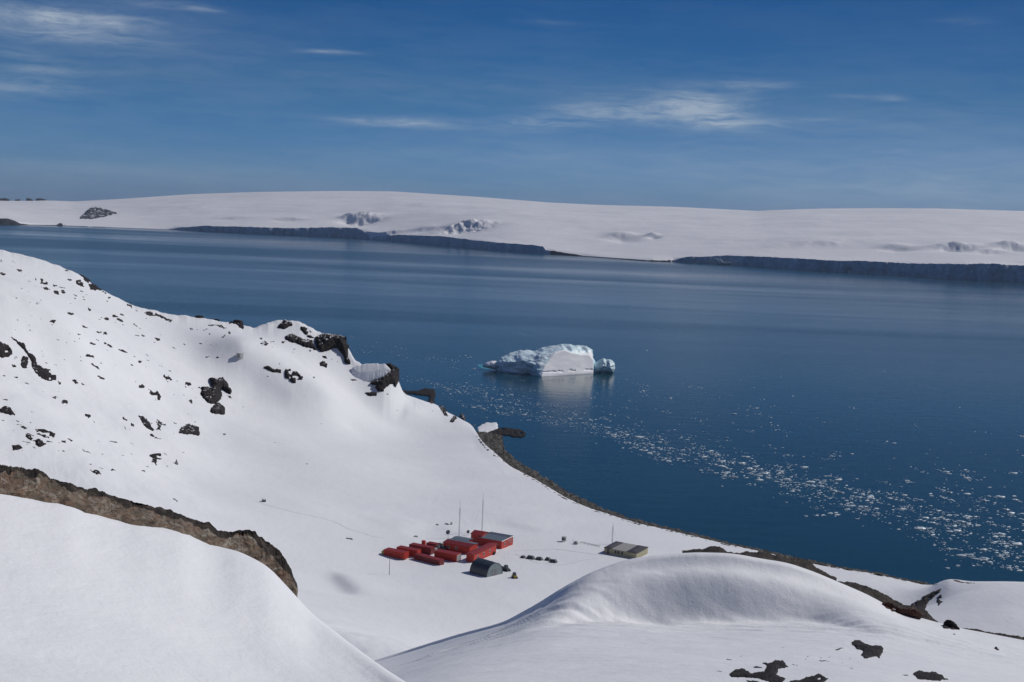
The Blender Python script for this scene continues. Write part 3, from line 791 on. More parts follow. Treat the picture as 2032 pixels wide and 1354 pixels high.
big_rocks = [
    (Z3([(-40, 262), (0, 262), (30, 272), (60, 288), (85, 318), (92, 350), (60, 368), (20, 378), (-40, 362)]), .16, .5, 'dark rock outcrop cut by the left edge, beside the long sloping outcrop'),
    (Z3([(50, 222), (90, 232), (130, 258), (172, 274), (182, 320), (240, 362), (252, 410), (300, 438), (340, 445), (348, 480), (378, 488), (385, 522), (330, 534), (285, 520), (236, 482), (203, 430), (196, 380), (158, 322), (105, 272)]), .05, .35, 'largest dark outcrop, long and slanting down the hillside near the left edge'),
    (Z3([(150, 352), (188, 368), (193, 400), (178, 452), (143, 442), (136, 408)]), 0, .5, 'upright oval dark rock tucked against the long slanting outcrop'),
    (Z3([(1400, 508), (1500, 506), (1535, 545), (1562, 598), (1550, 622), (1508, 602), (1492, 590), (1492, 650), (1460, 682), (1420, 688), (1368, 658), (1342, 612), (1352, 572), (1388, 562), (1418, 566), (1408, 540)]), 0, .6, 'big rounded dark boulder with a hooked crown, mid hillside'),
    (Z3([(1428, 695), (1452, 668), (1482, 672), (1517, 705), (1512, 762), (1440, 752), (1400, 738)]), 0, .6, 'dark wedge boulder just below the big rounded boulder'),
    (Z3([(1192, 876), (1215, 833), (1250, 822), (1292, 818), (1332, 833), (1347, 865), (1343, 899), (1260, 893), (1200, 885)]), 0, .6, 'lone dome shaped dark boulder on smooth snow at the foot of the hill'),
    (Z3([(922, 562), (960, 546), (1000, 588), (1040, 598), (1060, 582), (1085, 622), (1095, 667), (1060, 662), (1018, 628), (978, 608), (928, 592)]), .62, .4, 'broken dark outcrop with snow pockets, mid hill, left of the big boulder'),
    (Z3([(925, 748), (980, 768), (1012, 810), (1042, 860), (1022, 873), (978, 848), (943, 802)]), .35, .4, 'slanting dark outcrop in lower hill, left of the domed boulder'),
    (Z3([(1028, 788), (1062, 805), (1083, 832), (1082, 862), (1045, 860), (1062, 832)]), .2, .4, 'small curved dark rock between slanting outcrop and domed boulder'),
    (Z3([(995, 873), (1040, 888), (1052, 917), (1008, 897)]), 0, .4, 'small dark rock at the lower tip of the slanting outcrop'),
    (Z3([(998, 1020), (1040, 1012), (1087, 1012), (1089, 1044), (1060, 1032), (1055, 1060), (1064, 1106), (1008, 1072), (1028, 1050), (998, 1040)]), 0, .5, 'flag shaped black rock low on the slope, above the brown ridge'),
    (Z3([(-20, 712), (0, 712), (40, 690), (72, 703), (108, 760), (60, 758), (20, 747), (-20, 745)]), .1, .5, 'triangular dark rock at the left edge, lower hillside'),
    (Z3([(238, 848), (300, 848), (384, 880), (372, 912), (330, 917), (286, 907), (300, 880), (238, 872)]), .45, .4, 'ragged dark outcrop topping the lower left rock cluster'),
    (Z3([(216, 925), (270, 912), (314, 962), (270, 974), (233, 962), (238, 940)]), .2, .4, 'round dark rock in the middle of the lower left cluster'),
    (Z3([(82, 960), (130, 952), (158, 982), (120, 993), (92, 1003)]), .1, .4, 'star shaped dark rock, lowest of the lower left cluster'),
    (Z3([(125, 836), (160, 828), (195, 845), (165, 858)]), .2, .3, 'flat dark rock at the upper left of the lower left cluster'),
    (Z3([(585, 220), (640, 236), (700, 262), (785, 308), (775, 326), (700, 290), (655, 262), (600, 244)]), .55, .3, 'long thin broken line of rock running down the middle of the hillside'),
    (Z4([(248, 260), (300, 266), (380, 302), (455, 338), (440, 360), (380, 345), (330, 328), (285, 330), (265, 300)]), .68, .3, 'patchy dark outcrop high on the hill, near the left edge'),
    (Z4([(315, 343), (360, 350), (385, 380), (340, 372)]), .2, .4, 'small dark rock under the patchy high outcrop'),
    (Z4([(408, 375), (450, 372), (462, 412), (425, 408)]), .45, .4, 'speckled rock at the lower right of the patchy high outcrop'),
    (Z4([(470, 368), (500, 370), (510, 408), (480, 402)]), 0, .4, 'small black rock at the right end of the patchy high outcrop'),
    (Z4([(598, 232), (645, 252), (705, 300), (765, 352), (845, 402), (852, 418), (800, 400), (752, 376), (742, 388), (700, 374), (680, 330), (652, 310), (625, 262)]), .15, .25, 'dark rock rib along the snow crest against the sea, upper left'),
    (Z4([(585, 296), (615, 290), (650, 322), (660, 358), (630, 350), (592, 328)]), .15, .5, 'dark rock tucked below the crest rib, upper left'),
    (Z4([(960, 458), (1000, 475), (1042, 505), (1085, 545), (1060, 550), (1010, 515), (978, 498)]), .25, .3, 'short dark rock rib stepping down the crest, left of the flat saddle'),
    (Z4([(1108, 548), (1140, 528), (1210, 548), (1290, 585), (1360, 606), (1320, 630), (1260, 604), (1200, 575), (1180, 586), (1130, 574)]), .4, .3, 'ragged rock band along the crest before the flat saddle'),
    (Z4([(1500, 580), (1530, 565), (1570, 572), (1590, 584), (1540, 590)]), .1, .3, 'small flat dark rock on the saddle of the crest'),
    (Z4([(1768, 622), (1820, 598), (1872, 606), (1898, 640), (1893, 682), (1862, 672), (1830, 642), (1768, 642)]), .1, .5, 'dark hooked rock on the crest where the snow dips to the sea'),
    (Z4([(1605, 640), (1650, 635), (1720, 640), (1762, 672), (1740, 678), (1690, 656), (1610, 655)]), .1, .3, 'thin dark arc of rock just under the crest saddle'),
    (Z5([(378, 135), (408, 110), (450, 123), (470, 150), (440, 165), (400, 178), (355, 168)]), .25, .5, 'dark rock knob topping the snowy headland'),
    (Z5([(455, 120), (540, 148), (592, 190), (604, 245), (560, 228), (515, 190), (500, 160)]), .35, .4, 'dark rock arc on the seaward shoulder of the headland'),
    (Z5([(405, 215), (460, 198), (530, 232), (592, 245), (612, 290), (655, 335), (600, 312), (530, 288), (470, 268), (418, 248)]), .12, .5, 'wide dark rock band across the headland below its top'),
    (Z5([(598, 232), (650, 200), (740, 205), (812, 225), (828, 285), (826, 352), (855, 418), (825, 408), (786, 390), (788, 350), (765, 325), (742, 298), (710, 310), (680, 326), (650, 328), (608, 292)]), .12, .5, 'tall black cliff at the seaward end of the headland'),
    (Z5([(628, 352), (680, 342), (692, 362), (770, 385), (765, 394), (690, 374), (655, 366)]), 0, .3, 'thin dark rock streak below the headland cliff'),
    (Z5([(630, 392), (665, 378), (690, 402), (685, 428), (640, 412)]), .2, .5, 'small dark rock under the thin streak, below the headland cliff'),
    (Z5([(262, 420), (310, 408), (340, 430), (388, 432), (388, 462), (330, 458), (288, 442)]), .2, .4, 'flat dark rock left of the split rock on the snow bowl rim'),
    (Z5([(400, 430), (430, 402), (452, 440), (522, 450), (534, 482), (522, 512), (480, 507), (492, 537), (450, 522), (406, 492)]), .45, .5, 'split dark rock full of snow on the rim of the snow bowl'),
    (Z5([(250, 262), (290, 250), (308, 268), (290, 288), (262, 290)]), .2, .4, 'small dark rock on the snow left of the headland band'),
    (Z5([(1040, 398), (1100, 393), (1162, 428), (1158, 500), (1146, 532), (1130, 562), (1110, 532), (1080, 547), (1062, 562), (1056, 588), (1008, 582), (998, 545), (936, 525), (1010, 503), (1070, 473), (1102, 443)]), 0, .6, 'black rock buttress under the round snow cap at the shore'),
    (Z5([(918, 588), (960, 582), (1010, 588), (1012, 608), (960, 612)]), .3, .5, 'low dark rock at the foot of the black buttress'),
    (Z5([(830, 500), (870, 498), (895, 508), (850, 515)]), .2, .3, 'thin rock sliver left of the round snow cap'),
    (Z5([(1345, 640), (1380, 622), (1385, 665), (1345, 658)]), 0, .5, 'dark rock at the shore below the spur tip'),
    (Z5([(1400, 675), (1448, 668), (1468, 720), (1482, 748), (1440, 740), (1430, 705)]), .1, .5, 'dark rock at the snow edge beyond the spur'),
    (Z5([(1482, 780), (1500, 742), (1522, 732), (1530, 752), (1505, 788)]), 0, .5, 'narrow dark fin of rock at the snow edge'),
    (Z5([(1540, 745), (1560, 718), (1585, 735), (1592, 775), (1560, 758)]), 0, .5, 'pointed black rock between the fin and the gravel beach'),
    (Z5([(1592, 775), (1620, 788), (1665, 800), (1700, 795), (1640, 808)]), 0, .4, 'low dark rocks trailing to the snowy point by the beach'),
]
for poly, holes, hg, lab in big_rocks:
    c = prock('rock_outcrop' if holes > .15 or 'outcrop' in lab else 'boulder', poly, base_layer, M['cliff_rock'] if 'cliff' in lab or 'headland' in lab else M['rock'], hg, holes)
    if c: tag(c, lab, 'rock')

sea_rocks = [
    (Z5([(1148, 552), (1200, 572), (1280, 572), (1330, 556), (1385, 562), (1397, 590), (1385, 622), (1375, 662), (1338, 648), (1345, 612), (1280, 602), (1210, 597), (1170, 612)]), 'dark rocky spur reaching into the sea beside the black buttress'),
    (z8([(345, 292), (400, 262), (450, 248), (550, 243), (640, 258), (700, 270), (730, 300), (722, 342), (640, 347), (560, 332), (470, 332), (400, 322)], 900, 800, 5.08), 'dark low rocky spit pointing into the sea at the head of the gravel beach')]
for poly, lab in sea_rocks:
    class SeaHit:
        @staticmethod
        def hit(px, py):
            A, T = ray(px, py); D = -H / T * .998
            return np.stack([D * np.sin(A), D * np.cos(A), H + D * T], -1), None
    c = prock('rock_spit', poly, SeaHit, M['bare_rock'], .28, .1, 1.0)
    if c: tag(c, lab, 'rock')

# snow hump at the head of the beach
c = prock('snow_hump', z8([(236, 242), (280, 215), (330, 193), (430, 192), (452, 215), (452, 272), (400, 285), (330, 300), (250, 290)], 900, 800, 5.08), SeaHit, M['snow'], .2, 0, .8, .15)
tag(c, 'small snow hump on the point where the gravel beach begins', 'snow')
def tilted(D0_, py0, k):
    def hit(px, py):
        A, T = ray(px, py); D = D0_ - (np.asarray(py) - py0) * k
        return np.stack([D * np.sin(A), D * np.cos(A), H + D * T], -1), None
    return type('tilted', (), {'hit': staticmethod(hit)})


c = prock('snow_hump', Z5([(845, 425), (900, 405), (980, 395), (1060, 398), (1105, 440), (1070, 475), (1010, 503), (940, 518), (870, 505), (840, 465)]), tilted(834, 720, .25), M['snow'], .16, 0, 1.0, .1)
tag(c, 'round snow cap on top of the black rock buttress at the shore', 'snow')

rnd = random.Random(5)
small = [Z3([(q[0], q[1])])[0] + (q[2] / 3.385, q[3] / 3.385, q[4]) for q in [
    (355, 127, 55, 28, 15), (600, 50, 30, 22, 30), (770, 92, 60, 25, 15), (775, 135, 25, 10, 20), (825, 150, 25, 12, 20), (940, 175, 22, 8, 10), (1060, 247, 60, 22, 35), (530, 215, 35, 12, 10), (535, 245, 20, 10, 0),
    (622, 278, 60, 18, 15), (605, 357, 100, 28, 20), (830, 328, 62, 22, 25), (760, 355, 18, 8, -20), (545, 392, 25, 9, 0), (630, 425, 122, 15, 28), (940, 398, 45, 24, 5), (990, 392, 95, 8, 20), (1085, 432, 90, 10, 22), (980, 432, 25, 8, 20), (1130, 512, 75, 36, 30), (1262, 550, 55, 52, 0), (1340, 572, 20, 20, 0), (1280, 665, 46, 26, 25), (1545, 635, 35, 18, 30),
    (505, 533, 56, 26, 30), (535, 572, 42, 8, 30), (110, 507, 46, 14, 20), (95, 428, 36, 22, 40), (60, 420, 15, 8, 0), (185, 547, 40, 14, 20), (25, 493, 40, 10, 15), (100, 378, 15, 24, 0), (400, 540, 22, 26, -20), (370, 645, 72, 24, 20), (435, 672, 45, 28, 20), (32, 653, 52, 12, 5), (585, 760, 72, 28, 40), (630, 805, 35, 10, 50), (835, 783, 56, 22, 30), (888, 823, 38, 22, 20), (838, 843, 46, 14, 45),
    (1508, 887, 40, 15, 0), (880, 683, 16, 8, 0), (430, 937, 52, 24, 20), (470, 925, 60, 14, 25), (400, 945, 15, 8, 0), (425, 1000, 30, 12, 10), (590, 1005, 70, 16, 25), (565, 965, 35, 8, 20), (695, 1020, 35, 9, 5), (770, 940, 100, 11, 12), (880, 947, 46, 12, 25), (655, 933, 30, 6, 5), (610, 1090, 26, 10, 0), (650, 1140, 85, 34, 20), (672, 1112, 60, 16, 20), (760, 1128, 50, 18, 10),
    (965, 1133, 46, 14, 15), (1180, 1328, 55, 13, 35), (885, 1020, 20, 6, 10), (825, 1028, 20, 6, 0), (1285, 180, 26, 16, 0), (1325, 185, 12, 18, 0), (1385, 183, 60, 16, -20), (1410, 213, 26, 12, 10), (1505, 228, 50, 14, -30), (1540, 208, 18, 30, 0), (1395, 365, 60, 14, -15), (1460, 370, 36, 13, 10), (1490, 350, 20, 8, 0),
    (200, 885, 60, 14, 20), (330, 935, 60, 16, 10), (300, 950, 30, 12, 0), (440, 485, 45, 8, 25), (390, 600, 26, 7, 10), (290, 600, 14, 6, 0), (275, 715, 16, 6, 0), (1140, 460, 26, 12, 10), (910, 535, 20, 8, 0), (865, 525, 10, 6, 0), (1205, 575, 16, 8, 50), (1315, 640, 14, 6, 30), (725, 322, 50, 8, 10), (685, 408, 14, 6, 0), (710, 118, 10, 6, 0), (670, 115, 30, 6, 10), (1000, 235, 0, 0, 0)] if q[2]]
small += [Z4([(q[0], q[1])])[0] + (q[2] / 3.908, q[3] / 3.908, q[4]) for q in [
    (515, 222, 46, 18, 15), (535, 293, 46, 18, 20), (845, 435, 26, 24, 0), (108, 158, 62, 10, 25), (165, 218, 32, 14, 10), (5, 145, 22, 30, 0), (165, 238, 14, 8, 0), (120, 432, 84, 10, 40), (287, 480, 32, 10, 30), (645, 428, 36, 14, 20), (650, 448, 40, 8, 10), (385, 260, 14, 10, 0), (195, 262, 9, 14, 0), (340, 243, 20, 6, 0), (1660, 600, 190, 6, 4)]]
small += [Z5([(q[0], q[1])])[0] + (q[2] / 3.277, q[3] / 3.277, q[4]) for q in [
    (600, 490, 22, 14, 20), (575, 475, 14, 6, 10), (400, 258, 42, 18, 0), (575, 315, 22, 15, 10), (330, 292, 30, 6, 20), (330, 256, 40, 6, 0), (470, 305, 30, 8, -10), (375, 400, 18, 10, 0), (300, 482, 16, 10, 0), (1078, 598, 26, 12, 10), (1375, 708, 40, 8, 5), (647, 790, 12, 9, 0), (350, 912, 26, 7, 15), (138, 680, 12, 7, 0), (1440, 705, 24, 12, 0), (255, 235, 18, 22, 0), (1140, 705, 16, 6, 0), (462, 325, 14, 8, 0), (556, 1052, 16, 5, 0)]]
small += [(610, 921, 12, 3, 5)]
big_c = [((min(p[0] for p in q[0]) + max(p[0] for p in q[0])) / 2, (min(p[1] for p in q[0]) + max(p[1] for p in q[0])) / 2, max(p[0] for p in q[0]) - min(p[0] for p in q[0])) for q in big_rocks if max(p[0] for p in q[0]) < 480]
for k in range(165):
    if k % 2:
        bx_, by_, bw_ = big_c[rnd.randrange(len(big_c))]
        x = bx_ + rnd.gauss(0, 12 + bw_ * .55); y = by_ + rnd.gauss(0, 6 + bw_ * .2) + (x - bx_) * .35
    else: x = rnd.uniform(0, 440); y = 520 + x * .32 + abs(rnd.gauss(0, .5)) * 260
    if x < 1 or x > 470 or y > 925 + x * .1 or y < 505 + x * .42: continue
    w = min(26, 3.2 + rnd.expovariate(.17)); small.append((x, y, w, max(2.0, w * rnd.uniform(.18, .36)), rnd.uniform(8, 34)))
for (cx, cy, w, h_, a) in small:
    c = prock('small_rock', blob(cx, cy, max(w * 1.05, 3.4), max(h_ * 1.12, 2.6), a, rnd), base_layer, M['rock'], .38, .28 if w * h_ > 120 else 0, .8 if w > 12 else .6)
    if not c: continue
    if cx > 395: lb = ('small dark rock on the snow around the headland cliffs', 'small rocks around the headland')
    elif cy > 905 - max(0, 250 - cx) * .18: lb = ('small dark rock low on the hill, just above the brown rock ridge', 'small rocks low on the hill')
    elif cy < 640 + cx * .12: lb = ('small dark rock on the upper hill, just below the snow crest by the sea', 'small rocks under the hill crest')
    elif cx > 240: lb = ('small dark rock on the right of the hillside, near the big rounded boulder', 'small rocks near the big boulder')
    else: lb = ('small dark rock on the middle of the left hillside, near the long slanting outcrop', 'small rocks mid hillside, left')
    tag(c, lb[0], 'rock', lb[1])

# near rocks on the mound and its slope
near = [
    (Z8([(400, 832), (450, 795), (500, 798), (530, 820), (600, 810), (612, 780), (575, 762), (640, 764), (660, 745), (700, 748), (742, 790), (680, 800), (670, 830), (722, 850), (700, 880), (640, 876), (560, 852), (500, 848), (420, 845)]), .12, .42, 'widest dark rock patch in the foreground snow, bottom right'),
    (Z8([(722, 885), (740, 862), (800, 855), (860, 835), (905, 818), (955, 850), (940, 868), (900, 885)]), .05, .42, 'dark flat rock right of the widest foreground patch'),
    (Z8([(520, 790), (560, 778), (612, 792), (560, 798)]), .1, .3, 'thin dark rock above the widest foreground patch'),
    (Z8([(490, 858), (560, 862), (600, 878), (520, 882)]), .1, .3, 'small dark rock at the bottom edge under the widest patch'),
    (Z8([(1412, 828), (1450, 803), (1500, 812), (1545, 813), (1580, 835), (1635, 862), (1540, 868), (1440, 856)]), 0, .4, 'lone low dark rock in the snow at bottom right'),
    (Z8([(1345, 833), (1380, 826), (1412, 834), (1380, 840)]), 0, .3, 'small flat rock just left of the lone low rock'),
    (Z8([(1078, 652), (1102, 634), (1128, 636), (1160, 656), (1196, 668), (1236, 664), (1266, 684), (1250, 716), (1238, 748), (1216, 732), (1180, 742), (1150, 744), (1130, 726), (1142, 702), (1110, 690), (1088, 672)]), 0, .45, 'dark jagged rock alone in the middle of the near snow slope, right'),
    (Z8([(985, 690), (1020, 680), (1058, 678), (1020, 695), (990, 700)]), 0, .3, 'slim dark rock beside the jagged lone rock'),
    (Z8([(1856, 682), (1885, 672), (1905, 698), (1880, 698)]), 0, .4, 'small dark rock near the right edge below the thin rock line'),
    (Z8([(1578, 575), (1584, 545), (1600, 530), (1625, 527), (1650, 540), (1685, 580), (1640, 584)]), 0, .6, 'rounded boulder on the crest between the notch and the thin rock line')]
for poly, holes, hg, lab in near:
    c = prock('boulder', poly, mound_layer, M['near_rock'], hg, holes, 1.0)
    if c: tag(c, lab, 'rock')
for q in [(1648, 607, 30, 10, 10), (410, 748, 64, 8, 5), (840, 730, 22, 8, 0), (930, 755, 100, 9, 3), (1080, 795, 40, 7, 0), (910, 738, 30, 6, 0), (840, 796, 28, 7, 10), (700, 682, 22, 4, 0), (1072, 742, 20, 6, 0), (355, 812, 90, 6, 5), (770, 776, 60, 6, 8), (960, 735, 20, 7, 0), (470, 730, 24, 5, 0), (1030, 765, 18, 6, 0), (1120, 760, 14, 5, 0), (980, 778, 20, 5, 0), (830, 745, 16, 5, 0)]:
    (x, y), = Z8([q[:2]])
    c = prock('small_rock', blob(x, y, q[2] / 2.776, max(q[3] / 2.776, 2.4), q[4], rnd), mound_layer, M['near_rock'], .3, 0, .6)
    if c: tag(c, 'small flat stone in the near snow at bottom right', 'rock', 'small stones in the foreground snow')
# rock faces of the headland hump on the right
for poly, lab in [(Z8([(1372, 455), (1440, 425), (1470, 400), (1520, 375), (1578, 356), (1570, 382), (1548, 392), (1530, 412), (1502, 440), (1490, 468), (1512, 490), (1470, 500), (1400, 492)]), 'dark rock face on the shaded left side of the right hand snow hump'),
                  (Z8([(1545, 402), (1575, 385), (1585, 430), (1555, 462), (1548, 430)]), 'small dark rock right of the rock face on the snow hump')]:
    c = prock('rock_outcrop', poly, base_layer, M['near_rock'], .3, .25, 1.0)
    if c: tag(c, lab, 'rock')
c = prock('rock_outcrop', Z8([(1612, 302), (1660, 305), (1700, 318), (1765, 322), (1760, 330), (1690, 328), (1640, 312)]), base_layer, M['red_rock'], .3, 0, .7)
if c: tag(c, 'thin reddish rock along the seaward top of the right hand snow hump', 'rock')
c = prock('rock_outcrop', Z8([(1500, 335), (1540, 330), (1570, 332), (1545, 340)]), base_layer, M['bare_rock'], .3, 0, .7)
if c: tag(c, 'small dark rock at the waterline left of the snow hump', 'rock')
c = prock('boulder', Z8([(1245, 430), (1290, 428), (1350, 462), (1440, 470), (1480, 505), (1440, 522), (1370, 505), (1300, 480), (1260, 462)]), mound_layer, M['red_rock'], .4, .1, 1.0)
if c: tag(c, 'rusty red rock in the notch beside the snow hump, right', 'rock')

# ------------------------------------------------------------------ far ice cap
def ip(l, x): return np.interp(x, *zip(*l))


shore = [(-500, 440), (0, 446), (114, 448), (207, 451), (344, 456), (517, 465), (700, 472.6), (735, 476), (812, 482), (915.6, 490.5), (984.5, 497), (1084, 504), (1150, 508.5), (1294, 519), (1336, 520), (1444, 525), (1588, 536), (1768, 546), (1912, 556), (2032, 561), (2600, 600)]
ctop = [(-500, 436), (-60, 434), (0, 434), (15, 434), (28, 438), (40, 444), (60, 446.5), (112, 447), (118, 443), (124, 444), (132, 449), (207, 450.8), (330, 455.5), (355, 452.7), (385, 450.5), (400, 449), (482, 451), (586, 454), (654, 452), (709, 454), (722, 460), (736, 472), (760, 469), (795, 467), (881, 470), (933, 477), (984.5, 482), (1053, 487), (1077.5, 490), (1084, 497), (1110, 501), (1146, 506), (1160, 508.3), (1294, 517.5), (1336, 518), (1350, 513), (1365, 510.4), (1397, 510.4), (1444, 508), (1498, 510), (1588, 514), (1660, 518.7), (1714, 518.7), (1804, 524), (1912, 525), (1966, 524), (2032, 528.4), (2600, 560)]
skyl = [(-500, 395), (0, 399), (60, 399), (93, 398), (148, 400), (241, 395), (379, 385.5), (517, 381), (700, 379.6), (778, 380), (950, 391), (1088, 402), (1191, 407), (1340, 410.6), (1408, 414), (1502, 419), (1624, 415), (1732, 413.5), (1840, 414), (2032, 419), (2600, 455)]
pxs = np.concatenate([np.linspace(-480, -20, 60), np.linspace(-20, 2060, 1150), np.linspace(2070, 2580, 60)])
sy = ip(shore, pxs); cy_ = np.minimum(ip(ctop, pxs), sy - .3); ky = ip(skyl, pxs)
w_ = np.exp(-.5 * (np.arange(-12, 13) / 5.0) ** 2); w_ /= w_.sum()
ky = np.convolve(np.pad(ky, 12, mode='edge'), w_, 'valid')
isle = ((cy_ < sy - 1.5)).astype(float)
cy_ = cy_ - np.abs(fbm(pxs / 11, .3, 0, 4)) * 2.4 * isle * (pxs > 300)
As, Ts = ray(pxs, sy); Ds = -H / Ts
Dsm = np.interp(pxs, pxs[::40], Ds[::40])
Ac, Tc = ray(pxs, cy_); Ak, Tk = ray(pxs, ky)
R0 = Ds + 14; R1 = s1(Ds, 60) + 3600
azc = As
zc_ = H + R0 * np.interp(azc, Ac, Tc); zcs = s1(zc_, 30); zk = H + R1 * np.interp(azc, Ak, Tk)
NR = 300
q = np.linspace(0, 1, NR)[:, None] ** 1.15
R0s = s1(R0, 35); Rf = R0s[None] + (R1 - R0s)[None] * q + (R0 - R0s)[None] * (1 - smoothstep(0, .05, q))
Zf = zcs[None] + (zk - zcs)[None] * (1 - (1 - q) ** 1.35) + (zc_ - zcs)[None] * (1 - smoothstep(0, .012, q))
xf = Rf * np.sin(azc); yf = Rf * np.cos(azc)
env = np.sin(np.pi * np.clip(q, 0, 1)) ** .7
Zf += env * (fbm(xf / 900, yf / 600, 2, 4) * 30 + fbm(xf / 210, yf / 210, 4, 3) * 3.0)


def cap_point(px, py):
    A, T = ray(px, py); j = int(np.interp(A, azc, np.arange(len(azc))))
    tm = np.maximum.accumulate((Zf[:, j] - H) / Rf[:, j]); k = min(int(np.searchsorted(tm, T)), NR - 1)
    return xf[k, j], yf[k, j]


def scarp(px, py, wx, wr, am, rough=0.0, tilt=0.0):
    """a step in the ice whose low side faces the sound"""
    global Zf
    x0, y0 = cap_point(px, py)
    u = (xf - x0); v = (yf - y0) - u * tilt + fbm(xf / 90, yf / 90, px, 3) * wr * .6
    g_ = np.exp(-(u / wx) ** 2 * 1.0)
    am = am * 1.5; rough = rough * .9
    Zf = Zf + am * g_ * (np.tanh(v / wr)) * np.exp(-(np.abs(v) / (wr * 5)) ** 2)
    if rough: Zf = Zf + rough * g_ * np.exp(-(v / (wr * 3)) ** 2) * fbm(xf / 26, yf / 30, px, 4)


for a in [(720, 436, 110, 40, 26, 16), (690, 431, 50, 25, 12, 5), (930, 450, 130, 45, 20, 22), (845, 455, 70, 22, 9, 3), (1235, 471, 70, 35, 17, 3), (1298, 469, 28, 18, 12, 2), (1780, 491, 60, 22, 12, 3), (1620, 484, 260, 70, 10, 0), (1900, 492, 75, 24, 15, 11), (2010, 490, 60, 24, 15, 6), (1960, 500, 60, 20, 7, 6), (575, 436, 90, 22, 9, 3), (470, 433, 120, 26, 6, 1), (1500, 478, 200, 60, 5, 0), (780, 462, 80, 16, 7, 6), (1300, 440, 500, 80, 5, 0)]:
    scarp(*a)
tmax = np.maximum.accumulate((Zf - H) / Rf, 0)
V = np.stack([xf, yf, Zf], -1)
back = V[-1:].copy(); back[..., :2] *= 1.5; back[..., 2] -= 60
lip = V[:1].copy(); lip[..., 2] = -4
V = np.concatenate([lip, V, back], 0)
tag(link('ice_cap', mesh('ice_cap', V.reshape(-1, 3), gridfaces(*V.shape[:2])[:, ::-1], M['cap_snow'])), kind='structure')
cap_layer = Layer(azc, Rf, Zf, NR)


def icecliff(x0, x1, m, name='ice_cliff', nrow=30, rough=20.0):
    k = (pxs >= x0) & (pxs <= x1)
    A = azc[k]; zb = -3.0; zt = zc_[k] + 1.0; R = Ds[k]
    rows = []
    for t_ in np.linspace(0, 1, nrow):
        z = zb + (zt - zb) * t_
        n = fbm(A * R / 28, z / 55, x0, 4) * rough + np.abs(fbm(A * R / 9, z / 30, x0 + 7, 3)) * rough * .35
        r = R + n * (1 - t_ ** 6 * .5) + t_ ** 3 * 8
        rows.append(np.stack([r * np.sin(A), r * np.cos(A), z], -1))
    r = R + 60
    rows.append(np.stack([r * np.sin(A), r * np.cos(A), zt - 2.5], -1))
    P = np.array(rows)
    return tag(link(name, mesh(name, P.reshape(-1, 3), gridfaces(*P.shape[:2])[:, ::-1], m)), kind='structure')


icecliff(346, 733, M['cliff_ice']); icecliff(737, 1092, M['cliff_ice']); icecliff(1338, 2500, M['cliff_ice'])
icecliff(1086, 1336, M['far_rock'], 'far_shore_rock'); icecliff(-400, 210, M['far_rock'], 'far_shore_rock')
for poly, lab in [(z8([(455, 190), (475, 165), (510, 128), (545, 118), (590, 128), (630, 140), (680, 155), (640, 168), (590, 180), (520, 190)], 0, 370, 2.903), 'dark nunatak with haze blue put into its colour, in the far snow field, left'),
                  (z8([(-20, 70), (30, 66), (60, 76), (50, 86), (0, 82)], 0, 370, 2.903), 'far rock at the left edge of the skyline'),
                  (z8([(85, 74), (115, 72), (118, 84), (95, 82)], 0, 370, 2.903), 'second small far rock from the left on the skyline'),
                  (z8([(145, 70), (165, 66), (200, 76), (185, 84)], 0, 370, 2.903), 'third small far rock from the left on the skyline'),
                  (z8([(200, 70), (235, 67), (268, 76), (235, 82)], 0, 370, 2.903), 'rightmost of the small far rocks on the left skyline')]:
    c = prock('nunatak', poly, cap_layer, M['far_rock'], .5, .25, .6)
    if c: tag(c, lab, 'rock')
c = prock('snow_patch', z8([(320, 366), (345, 368), (380, 385), (425, 395), (415, 398), (350, 396)], 1300, 380, 2.776), type('q', (), {'hit': staticmethod(lambda px, py: (np.stack([(lambda A, T, D: D * np.sin(A))(*ray(px, py), 4950), (lambda A, T, D: D * np.cos(A))(*ray(px, py), 4950), H + 4950 * ray(px, py)[1]], -1), None))}), M['cap_snow'], .2, 0, .7)
if c: tag(c, 'slanting white snow ramp lying against the far ice cliff, right of centre', 'snow')

# ------------------------------------------------------------------ iceberg
def subdiv_mesh(V, F, lev):
    import bmesh
    bm = bmesh.new(); vs = [bm.verts.new(v) for v in V]
    for f in F: bm.faces.new([vs[i] for i in f])
    bmesh.ops.recalc_face_normals(bm, faces=bm.faces)
    bmesh.ops.triangulate(bm, faces=bm.faces)
    for _ in range(lev):
        bmesh.ops.subdivide_edges(bm, edges=bm.edges[:], cuts=1, use_grid_fill=True)
        bmesh.ops.triangulate(bm, faces=bm.faces)
    bm.normal_update()
    P = np.array([v.co[:] for v in bm.verts]); N = np.array([v.normal[:] for v in bm.verts])
    f = np.array([[v.index for v in q.verts] for q in bm.faces])
    bm.free(); return P, N, f


def B5(x, y): return (920 + x / 5.347, 640 + y / 5.347)


def wl(x, y): return gz(*B5(x, y), 0.0)            # waterline point


def up(x, y, D): return gd(*B5(x, y), D)          # point at distance D


c0 = wl(822, 578); D0 = math.hypot(c0[0], c0[1])
berg_c = np.array([c0[0], c0[1] + 20, 0.0])
